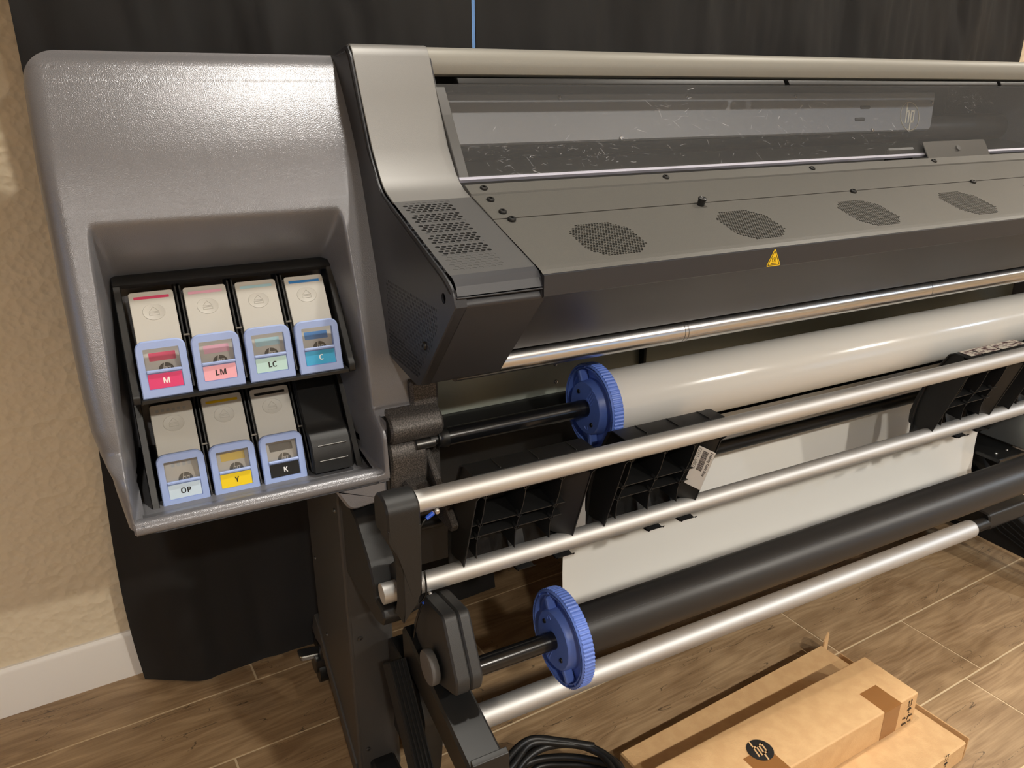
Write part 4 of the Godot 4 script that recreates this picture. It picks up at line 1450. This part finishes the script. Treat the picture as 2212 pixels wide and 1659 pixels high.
# ---- loading table: two aluminium tubes with black ribbed trays between them
func build_loading_table():
	var t := thing("loading_table", "loading table of two aluminium tubes and black ribbed trays", "loading table", Vector3(1.25, 0.57, -0.97))
	var s := Shape.new()
	s.cyl(Vector3(0.322, 0.757, -0.93), Vector3(2.28, 0.757, -0.93), 0.0160, -1.0, 40)
	put(t, "upper_tube", s, M.alu, "upper aluminium tube")
	s = Shape.new()
	s.cyl(Vector3(0.298, 0.571, -1.0), Vector3(2.28, 0.571, -1.0), 0.0165, -1.0, 40)
	put(t, "lower_tube", s, M.alu, "lower aluminium tube")
	# end arm: a bent black strap from the upper tube down past the lower one
	s = Shape.new()
	s.prism(soft(v2s([0.2845, 0.735, 0.3325, 0.735, 0.330, 0.628, 0.322, 0.606, 0.299, 0.578, 0.302, 0.600, 0.303, 0.665, 0.296, 0.690, 0.284, 0.716]), [0.0, 0.0, 0.004, 0.006, 0.003, 0.0, 0.012, 0.012, 0.003]), -0.938, -0.9052, 0.0012, "z")
	s.prism(soft(v2s([-0.962, 0.715, -0.962, 0.766, -0.945, 0.7785, -0.922, 0.7785, -0.905, 0.766, -0.905, 0.719]), [0.01, 0.012, 0.012, 0.012, 0.012, 0.0]), 0.284, 0.333, 0.003)
	s.prism(soft(v2s([-1.03, 0.60, -1.02, 0.548, -0.98, 0.548, -0.93, 0.58, -0.93, 0.64, -0.97, 0.65]), 0.008), 0.322, 0.334, 0.002)
	put(t, "end_arm", s, M.black_soft, "black end arm clamped on the tubes")
	s = Shape.new()
	s.lathe([Vector2(0.0172, 0.0), Vector2(0.0186, 0.002), Vector2(0.0186, 0.020), Vector2(0.0172, 0.022)], Vector3(0.336, 0.571, -1.0), Vector3.RIGHT, 32)
	put(t, "collar", s, M.black_gloss)
	# earth terminals
	for q in [[0.361, 0.7425, -0.918, 0.0], [0.372, 0.5555, -0.989, 0.6]]:
		s = Shape.new()
		var c := Vector3(q[0], q[1], q[2])
		var d := Vector3(-0.9, -0.35 - q[3], 0.2).normalized()
		s.cyl(c + d * 0.006, c + d * 0.019, 0.0035, 0.003, 14)
		var tm := put(t, "earth_terminal", s, M.wire_blue, "blue crimp terminal")
		s = Shape.new()
		s.lathe([Vector2(0.0044, -0.001), Vector2(0.0044, 0.002), Vector2(0.003, 0.0035), Vector2(0.0, 0.0036)], c + Vector3(0, 0, 0.002), Vector3(0, -0.3, 1), 16, false)
		s.box(c + d * 0.004, Vector3(0.008, 0.005, 0.0012), 0.0)
		put(tm, "terminal_screw", s, M.steel)
		s = Shape.new()
		s.tube(spline([c + d * 0.018, c + d * 0.028 + Vector3(0, -0.004, 0), c + d * 0.034 + Vector3(0, -0.03, -0.01), c + d * 0.036 + Vector3(0, -0.06, -0.02)], 6), 0.0013, 6)
		put(tm, "lead", s, M.black)
	# trays: x ranges
	for q in [[0.433, 0.637], [0.702, 0.905], [1.581, 1.786], [1.86, 2.06]]:
		make_tray(t, q[0], q[1])
	# sticker on the second tray's right flange
	var up := Vector3(0, 0.155, 0.055).normalized()
	var rt := Vector3(0.56, -0.30, 0.77)
	rt = (rt - up * rt.dot(up)).normalized()
	var T := Transform3D(Basis(rt, up, rt.cross(up)), Vector3(0.8832, 0.668, -0.962))
	s = Shape.new()
	s.xf = T
	s.prism(rr(-0.0155, -0.046, 0.0155, 0.046, 0.002, 0.002, 3), 0.0, 0.0006, 0.0, "z")
	var st := put(t, "barcode_sticker", s, M.white, "white barcode sticker on a black tray")
	var tt := T * Transform3D(Basis(Vector3(0, 0, 1), deg_to_rad(-90)), Vector3(0, 0, 0.0006))
	text(st, "part_number", "CZ151-60077", tt * Transform3D(Basis.IDENTITY, Vector3(-0.018, -0.0115, 0)), 0.0040, M.ink, "Droid Sans Mono", false)
	text(st, "part_name", "Loading Table Assy", tt * Transform3D(Basis.IDENTITY, Vector3(-0.014, 0.0100, 0)), 0.0034, M.ink)
	s = Shape.new()
	s.xf = tt
	var r := RandomNumberGenerator.new()
	r.seed = 12
	var bx := -0.040
	while bx < 0.006:
		var w := r.randf_range(0.0005, 0.0016)
		s.box(Vector3(bx + w * 0.5, -0.0005, 0.0001), Vector3(w, 0.010, 0.0002))
		bx += w + r.randf_range(0.0005, 0.0014)
	put(st, "barcode", s, M.ink)

func make_tray(t: Node3D, x0: float, x1: float):
	var s := Shape.new()
	# top lip, back panel
	s.sheet(v2s([-0.935, 0.7735, -0.972, 0.7745, -0.985, 0.768, -1.000, 0.740, -1.022, 0.690, -1.036, 0.640, -1.041, 0.600, -1.040, 0.540]), x0 - 0.006, x1, 0.003, 0.0006)
	var tr := put(t, "tray", s, M.black_soft, "black ribbed plastic tray")
	for i in 3:
		s = Shape.new()
		var xs := lerpf(x0, x1, [0.2, 0.52, 0.85][i])
		s.box(Vector3(xs, 0.7746, -0.956), Vector3(0.0016, 0.0016, 0.034))
		put(tr, "slit", s, M.dark_steel)
	# side plates
	var plate := soft(v2s([-0.925, 0.741, -0.938, 0.728, -0.992, 0.577, -1.001, 0.588, -1.020, 0.583, -1.050, 0.583, -1.052, 0.610, -1.043, 0.650, -1.025, 0.695, -1.002, 0.742, -0.985, 0.770, -0.955, 0.772, -0.946, 0.757, -0.945, 0.744]), [0, 0, 0.002, 0, 0, 0.006, 0.01, 0.01, 0.01, 0.01, 0.006, 0, 0, 0])
	for x in [x0, x1]:
		s = Shape.new()
		s.prism(plate, x - 0.0012, x + 0.0012, 0.0004)
		put(tr, "side_plate", s, M.black_soft)
	# ribs along and across
	for f in [0.10, 0.44, 0.76]:
		var x := lerpf(x0, x1, f)
		s = Shape.new()
		s.prism(v2s([-0.945, 0.735, -0.958, 0.690, -0.978, 0.645, -0.985, 0.622, -0.986, 0.596, -1.038, 0.600, -1.034, 0.640, -1.020, 0.690, -0.985, 0.760]), x - 0.0008, x + 0.0008)
		put(tr, "rib", s, M.black_soft)
		for q in [[0.726, -0.948], [0.666, -0.969], [0.638, -0.980]]:
			s = Shape.new()
			s.lathe([Vector2(0.0044, -0.010), Vector2(0.0044, 0.0006), Vector2(0.0032, 0.0006), Vector2(0.0032, -0.010)], Vector3(x, q[0], q[1]), Vector3(0, -0.33, 0.94), 14, false)
			put(tr, "boss", s, M.black_soft)
	for q in [[0.726, -0.950, -0.99], [0.666, -0.971, -1.024], [0.638, -0.982, -1.034]]:
		s = Shape.new()
		s.prism(v2s([q[1], q[0] + 0.0008, q[1], q[0] - 0.0008, q[2], q[0] + 0.006, q[2], q[0] + 0.0076]), x0, lerpf(x0, x1, 0.86))
		put(tr, "cross_rib", s, M.black_soft)
	# slanted flange at the right end and hooks under the tube
	s = Shape.new()
	s.flat([Vector3(x1, 0.728, -0.94), Vector3(x1, 0.58, -0.992), Vector3(lerpf(x0, x1, 0.78), 0.596, -1.02), Vector3(lerpf(x0, x1, 0.84), 0.728, -0.985)], Vector3(-1, 0, 1))
	put(tr, "flange", s, M.black_soft)
	for f in [0.55, 0.92]:
		var x := lerpf(x0, x1, f)
		s = Shape.new()
		s.prism(soft(v2s([-1.03, 0.60, -1.022, 0.556, -1.01, 0.546, -0.992, 0.546, -0.982, 0.554, -0.986, 0.5495, -1.0, 0.552, -1.016, 0.562]), 0.002), x - 0.016, x + 0.016, 0.001)
		put(tr, "hook", s, M.black_soft)
	if x0 > 1.5 and x0 < 1.7:
		# instruction picture on the lip: flat print
		var im := Image.create(128, 32, false, Image.FORMAT_RGB8)
		var n := FastNoiseLite.new()
		n.frequency = 0.06
		n.seed = 4
		for py in 32:
			for px in 128:
				var k := n.get_noise_2d(px, py * 2)
				im.set_pixel(px, py, rgb(222, 214, 200) if k > -0.05 else (rgb(150, 130, 128) if k > -0.3 else rgb(84, 56, 54)))
		im.fill_rect(Rect2i(22, 10, 2, 12), rgb(20, 18, 18))
		im.fill_rect(Rect2i(18, 14, 10, 2), rgb(20, 18, 18))
		var pm := mat(Color.WHITE, 0.4)
		pm.albedo_texture = ImageTexture.create_from_image(im)
		s = Shape.new()
		var p := [Vector3(x0 + 0.006, 0.7756, -0.9725), Vector3(x1 - 0.006, 0.7756, -0.9725), Vector3(x1 - 0.006, 0.7746, -0.942), Vector3(x0 + 0.006, 0.7746, -0.942)]
		var u := [Vector2(0, 0), Vector2(1, 0), Vector2(1, 1), Vector2(0, 1)]
		s.tri(p[0], p[1], p[2], Vector3.UP, Vector3.UP, Vector3.UP, u[0], u[1], u[2])
		s.tri(p[0], p[2], p[3], Vector3.UP, Vector3.UP, Vector3.UP, u[0], u[2], u[3])
		put(tr, "instruction_sticker", s, pm, "small printed instruction picture")

# ---- take-up reel: floor struts, crossbar, motor, core
func build_take_up():
	var t := thing("take_up_reel", "black take-up reel stand with a silver crossbar", "take-up reel", Vector3(1.25, 0, -0.98))
	var s := Shape.new()
	s.cyl(Vector3(0.36, 0.207, -1.05), Vector3(1.925, 0.207, -1.05), 0.0235, -1.0, 44)
	s.lathe([Vector2(0.0235, 0.0), Vector2(0.0225, 0.004), Vector2(0.0, 0.0045)], Vector3(1.925, 0.207, -1.05), Vector3.RIGHT, 40, false)
	put(t, "crossbar", s, M.alu, "thick silver crossbar near the floor")
	# ribbed struts to the floor
	for q in [[0.314, 0.344, -1.04, 0.405, -0.72, 0.0]]:
		var p0 := Vector2(q[2], q[3])
		var p1 := Vector2(q[4], q[5])
		var d := (p1 - p0).normalized()
		var nn := Vector2(-d.y, d.x)
		s = Shape.new()
		s.prism([p0, p1, p1 - nn * 0.05, p0 - nn * 0.05], q[0], q[1], 0.002)
		for i in 5:
			var x: float = lerpf(q[0] + 0.002, q[1] - 0.002, i / 4.0)
			s.prism([p0 + nn * 0.004, p1 + nn * 0.004, p1 - nn * 0.002, p0 - nn * 0.002], x - 0.0014, x + 0.0014, 0.0008)
		put(t, "strut", s, M.matte_black, "black ribbed strut")
	s = Shape.new()
	s.prism(soft(v2s([-1.40, 0.060, -0.86, 0.060, -0.85, 0.078, -1.063, 0.172, -1.25, 0.300, -1.40, 0.300]), [0.004, 0.006, 0.006, 0.02, 0.01, 0.0]), 2.165, 2.222, 0.003)
	for i in 4:
		var o := 0.012 + i * 0.014
		s.tube([Vector3(2.164, 0.272 - o * 1.2, -1.235 - o * 0.4), Vector3(2.164, 0.172 - o * 1.2, -1.075 - o * 0.4), Vector3(2.164, 0.115 - o * 0.6, -0.955 - o * 0.8)], 0.0022, 6)
	for z in [-0.90, -1.34]:
		s.cyl(Vector3(2.194, 0.0, z), Vector3(2.194, 0.066, z), 0.020, 0.014, 18)
	put(t, "strut", s, M.matte_black, "black ribbed strut")
	s = Shape.new()
	s.lathe([Vector2(0.018, 0.0), Vector2(0.018, 0.004), Vector2(0.010, 0.006), Vector2(0.0, 0.004)], Vector3(2.165, 0.19, -1.13), Vector3.LEFT, 24, false)
	put(t, "strut_bolt", s, M.black)
	s = Shape.new()
	s.prism(soft(v2s([-1.36, 0.17, -1.36, 0.22, -1.20, 0.24, -1.04, 0.238, -1.03, 0.195, -1.10, 0.18, -1.20, 0.17]), 0.01), 1.985, 2.18, 0.004)
	put(t, "far_bracket", s, M.black)
	s = Shape.new()
	s.cyl(Vector3(1.92, 0.207, -1.05), Vector3(1.99, 0.207, -1.05), 0.017, -1.0, 20)
	put(t, "far_pin", s, M.black)
	# near arm with its cover
	s = Shape.new()
	s.prism(soft(v2s([-1.06, 0.455, -1.03, 0.452, -0.80, 0.390, -0.786, 0.382, -0.784, 0.345, -0.80, 0.330, -1.06, 0.385]), [0.01, 0.006, 0.004, 0.004, 0.006, 0.01, 0.006]), 0.346, 0.404, 0.004)
	var arm := put(t, "arm", s, M.black, "black arm that carries the motor")
	s = Shape.new()
	s.prism(soft(v2s([-0.796, 0.400, -0.786, 0.396, -0.783, 0.350, -0.790, 0.345]), 0.002), 0.350, 0.408, 0.001)
	put(arm, "end_clip", s, M.black)
	s = Shape.new()
	s.prism(soft(v2s([-1.16, 0.36, -1.02, 0.36, -0.99, 0.30, -1.02, 0.15, -1.16, 0.15]), 0.01), 0.352, 0.392, 0.003)
	put(t, "near_bracket", s, M.black)
	# motor housing in two halves
	var hex := soft(v2s([-0.990, 0.556, -0.908, 0.568, -0.860, 0.478, -0.866, 0.452, -0.975, 0.405, -1.042, 0.466]), [0.012, 0.010, 0.008, 0.010, 0.012, 0.012])
	s = Shape.new()
	s.prism(hex, 0.360, 0.384, 0.003)
	var mo := put(t, "motor_housing", s, M.motor, "six-sided black motor housing")
	s = Shape.new()
	s.prism(hex, 0.3845, 0.404, 0.003)
	put(mo, "rear_half", s, M.motor)
	s = Shape.new()
	s.lathe([Vector2(0.019, 0.0), Vector2(0.027, 0.001), Vector2(0.0285, 0.003), Vector2(0.0285, 0.012), Vector2(0.027, 0.014), Vector2(0.0, 0.014)], Vector3(0.340, 0.462, -0.935), Vector3.RIGHT, 36)
	put(mo, "knob", s, mat(rgb(92, 90, 88), 0.6), "grey knob")
	# take-up core and spindle, lying in the reel
	var sp := thing("take_up_spindle", "black spindle with a blue hub at the near end of the black core", "spindle", Vector3(0.8, TU.y, TU.z))
	s = Shape.new()
	s.cyl(Vector3(0.404, TU.y, TU.z), Vector3(2.19, TU.y, TU.z), 0.0152, -1.0, 32)
	put(sp, "shaft", s, M.black_gloss)
	hub(sp, 0.557, TU, 0.0825, 3.35)
	var co := thing("take_up_core", "long black take-up core tube below the hanging sheet", "core tube", Vector3(1.4, TU.y, TU.z))
	s = Shape.new()
	s.lathe([Vector2(0.036, 0.0), Vector2(0.0400, 0.0), Vector2(0.0408, 0.001), Vector2(0.0408, 1.60), Vector2(0.036, 1.601)], Vector3(0.5815, TU.y, TU.z), Vector3.RIGHT, 64, false)
	var cm := mat(rgb(38, 37, 37), 0.42)
	put(co, "tube", s, cm, "black core tube")
	s = Shape.new()
	var a := 0.9
	s.tube([Vector3(0.60, TU.y + 0.0407 * sin(a), TU.z + 0.0407 * cos(a)), Vector3(2.1, TU.y + 0.0407 * sin(a + 0.05), TU.z + 0.0407 * cos(a + 0.05))], 0.0005, 5)
	put(co, "seam", s, mat(rgb(64, 64, 66), 0.35))

# ---- cardboard boxes on the floor
func build_boxes():
	var t := thing("flat_box", "wide flat cardboard box on the floor under the smaller box", "cardboard box", Vector3(1.38, 0, -1.03), deg_to_rad(4.2))
	var L := 0.62
	var W := 0.355
	var H := 0.05
	var s := Shape.new()
	s.box(Vector3(-L / 2, H / 2, W / 2), Vector3(L, H, W), 0.003)
	put(t, "carton", s, M.card, "", true)
	# end flaps standing a little proud of the right end
	s = Shape.new()
	s.xf = Transform3D(Basis(Vector3(0, 0, 1), deg_to_rad(-6)), Vector3(0.0, 0.0, 0.0))
	s.box(Vector3(0.007, 0.026, W * 0.56), Vector3(0.003, 0.052, W * 0.87), 0.001)
	put(t, "end_flap", s, M.card, "", true)
	s = Shape.new()
	s.xf = Transform3D(Basis(Vector3(0, 1, 0), deg_to_rad(24)), Vector3(0.004, 0.002, 0.004))
	s.prism(soft(v2s([0.0, 0.0, 0.055, 0.0, 0.050, 0.062, 0.0, 0.058]), [0.0, 0.008, 0.02, 0.0]), -0.0015, 0.0015, 0.0, "z")
	put(t, "corner_flap", s, M.card, "", true)
	s = Shape.new()
	s.box(Vector3(-0.42, H + 0.0003, W - 0.03), Vector3(0.062, 0.0004, 0.062))
	put(t, "tape", s, M.tape, "brown packing tape", true)
	print_marks(t, Transform3D(Basis.IDENTITY, Vector3(-0.07, 0.026, W + 0.0002)), 0.9)

	t = thing("long_box", "narrow long cardboard box stacked on the wide flat box", "cardboard box", Vector3(1.352, H + 0.0005, -0.896), deg_to_rad(2.8))
	L = 0.60
	W = 0.130
	H = 0.075
	s = Shape.new()
	s.prism(soft(v2s([0.0, 0.0, W, 0.0, W, H, 0.0, H]), [0.003, 0.003, 0.004, 0.004]), -L, 0.0, 0.002)
	put(t, "carton", s, M.card, "", true)
	s = Shape.new()
	s.box(Vector3(-0.085, H + 0.0004, W - 0.028), Vector3(0.052, 0.0004, 0.062))
	s.box(Vector3(-0.085, H * 0.5, W + 0.0004), Vector3(0.052, H - 0.004, 0.0004))
	put(t, "tape", s, M.tape, "brown packing tape", true)
	s = Shape.new()
	s.box(Vector3(-0.415, H + 0.0008, W - 0.029), Vector3(0.060, 0.0005, 0.060))
	s.box(Vector3(-0.415, H * 0.5, W + 0.0004), Vector3(0.060, H - 0.004, 0.0004))
	put(t, "tape", s, M.tape, "brown packing tape", true)
	s = Shape.new()
	s.lathe([Vector2(0.0255, 0.0), Vector2(0.0255, 0.0004), Vector2(0.0, 0.0004)], Vector3.ZERO, Vector3.UP, 40, false)
	var disc := put(t, "emblem", s, M.ink, "round black emblem with two slanted letters", true)
	disc.position = Vector3(-0.402, H + 0.0009, W - 0.058)
	s = Shape.new()
	logo_letters(s, Transform3D(Basis(Vector3.RIGHT, Vector3(0, 0, -1), Vector3.UP), Vector3.ZERO), 0.0255, 0.0004)
	put(disc, "letters", s, M.card)
	print_marks(t, Transform3D(Basis.IDENTITY, Vector3(-0.024, H * 0.5, W + 0.0004)), 1.0)

# black handling marks printed on a box face: two arrows, an umbrella, a line of small letters
func print_marks(t: Node3D, T: Transform3D, k: float):
	var s := Shape.new()
	for i in 2:
		s.xf = T * Transform3D(Basis.IDENTITY.scaled(Vector3.ONE * k), Vector3(-0.004 + i * 0.008, 0.024, 0))
		s.box(Vector3(0, -0.003, 0.0002), Vector3(0.0014, 0.011, 0.0003))
		s.prism(v2s([-0.0028, 0.001, 0.0028, 0.001, 0.0, 0.006]), 0.0, 0.0004, 0.0, "z")
	s.xf = T * Transform3D(Basis.IDENTITY.scaled(Vector3.ONE * k), Vector3(0, 0.012, 0))
	s.box(Vector3(0, 0.0015, 0.0002), Vector3(0.015, 0.001, 0.0003))
	s.xf = T * Transform3D(Basis.IDENTITY.scaled(Vector3.ONE * k), Vector3(0.001, 0.002, 0))
	var um := PackedVector2Array()
	for i in 13:
		um.append(Vector2(cos(PI * i / 12.0), sin(PI * i / 12.0)) * 0.007)
	s.prism(um, 0.0, 0.0004, 0.0, "z")
	s.box(Vector3(0, -0.004, 0.0002), Vector3(0.0011, 0.008, 0.0003))
	s.box(Vector3(0.0016, -0.008, 0.0002), Vector3(0.0040, 0.0011, 0.0003))
	put(t, "handling_marks", s, M.ink, "printed arrows and umbrella marks", true)
	if k >= 1.0:
		var y := -0.014
		for w in ["ca. dm.", "Y", "dm. ca."]:
			text(t, "small_print", w, T * Transform3D(Basis.IDENTITY, Vector3(0, y, 0.0003)), 0.0052, M.ink, "Droid Sans", true, true)
			y -= 0.0075

# ---- coiled black cable on the floor
func build_cable():
	var t := thing("cable_coil", "coiled black power cable lying on the floor beside the boxes", "cable", Vector3(0.60, 0.0, -0.935))
	var r := RandomNumberGenerator.new()
	r.seed = 9
	var pts := []
	for i in 84:
		var a := TAU * i / 12.0
		var lp := i / 12
		var R := 0.105 + 0.006 * (lp % 4) + r.randf_range(-0.008, 0.008)
		pts.append(Vector3(0.600 + 0.01 * sin(lp * 2.0) + cos(a) * R * 1.05, 0.012 + 0.011 * lp + 0.014 * (1.0 + sin(a + 0.7 * lp)), -0.935 + sin(a) * R * 0.95))
	var s := Shape.new()
	s.tube(spline(pts, 8), 0.0075, 10)
	put(t, "cord", s, M.rubber)
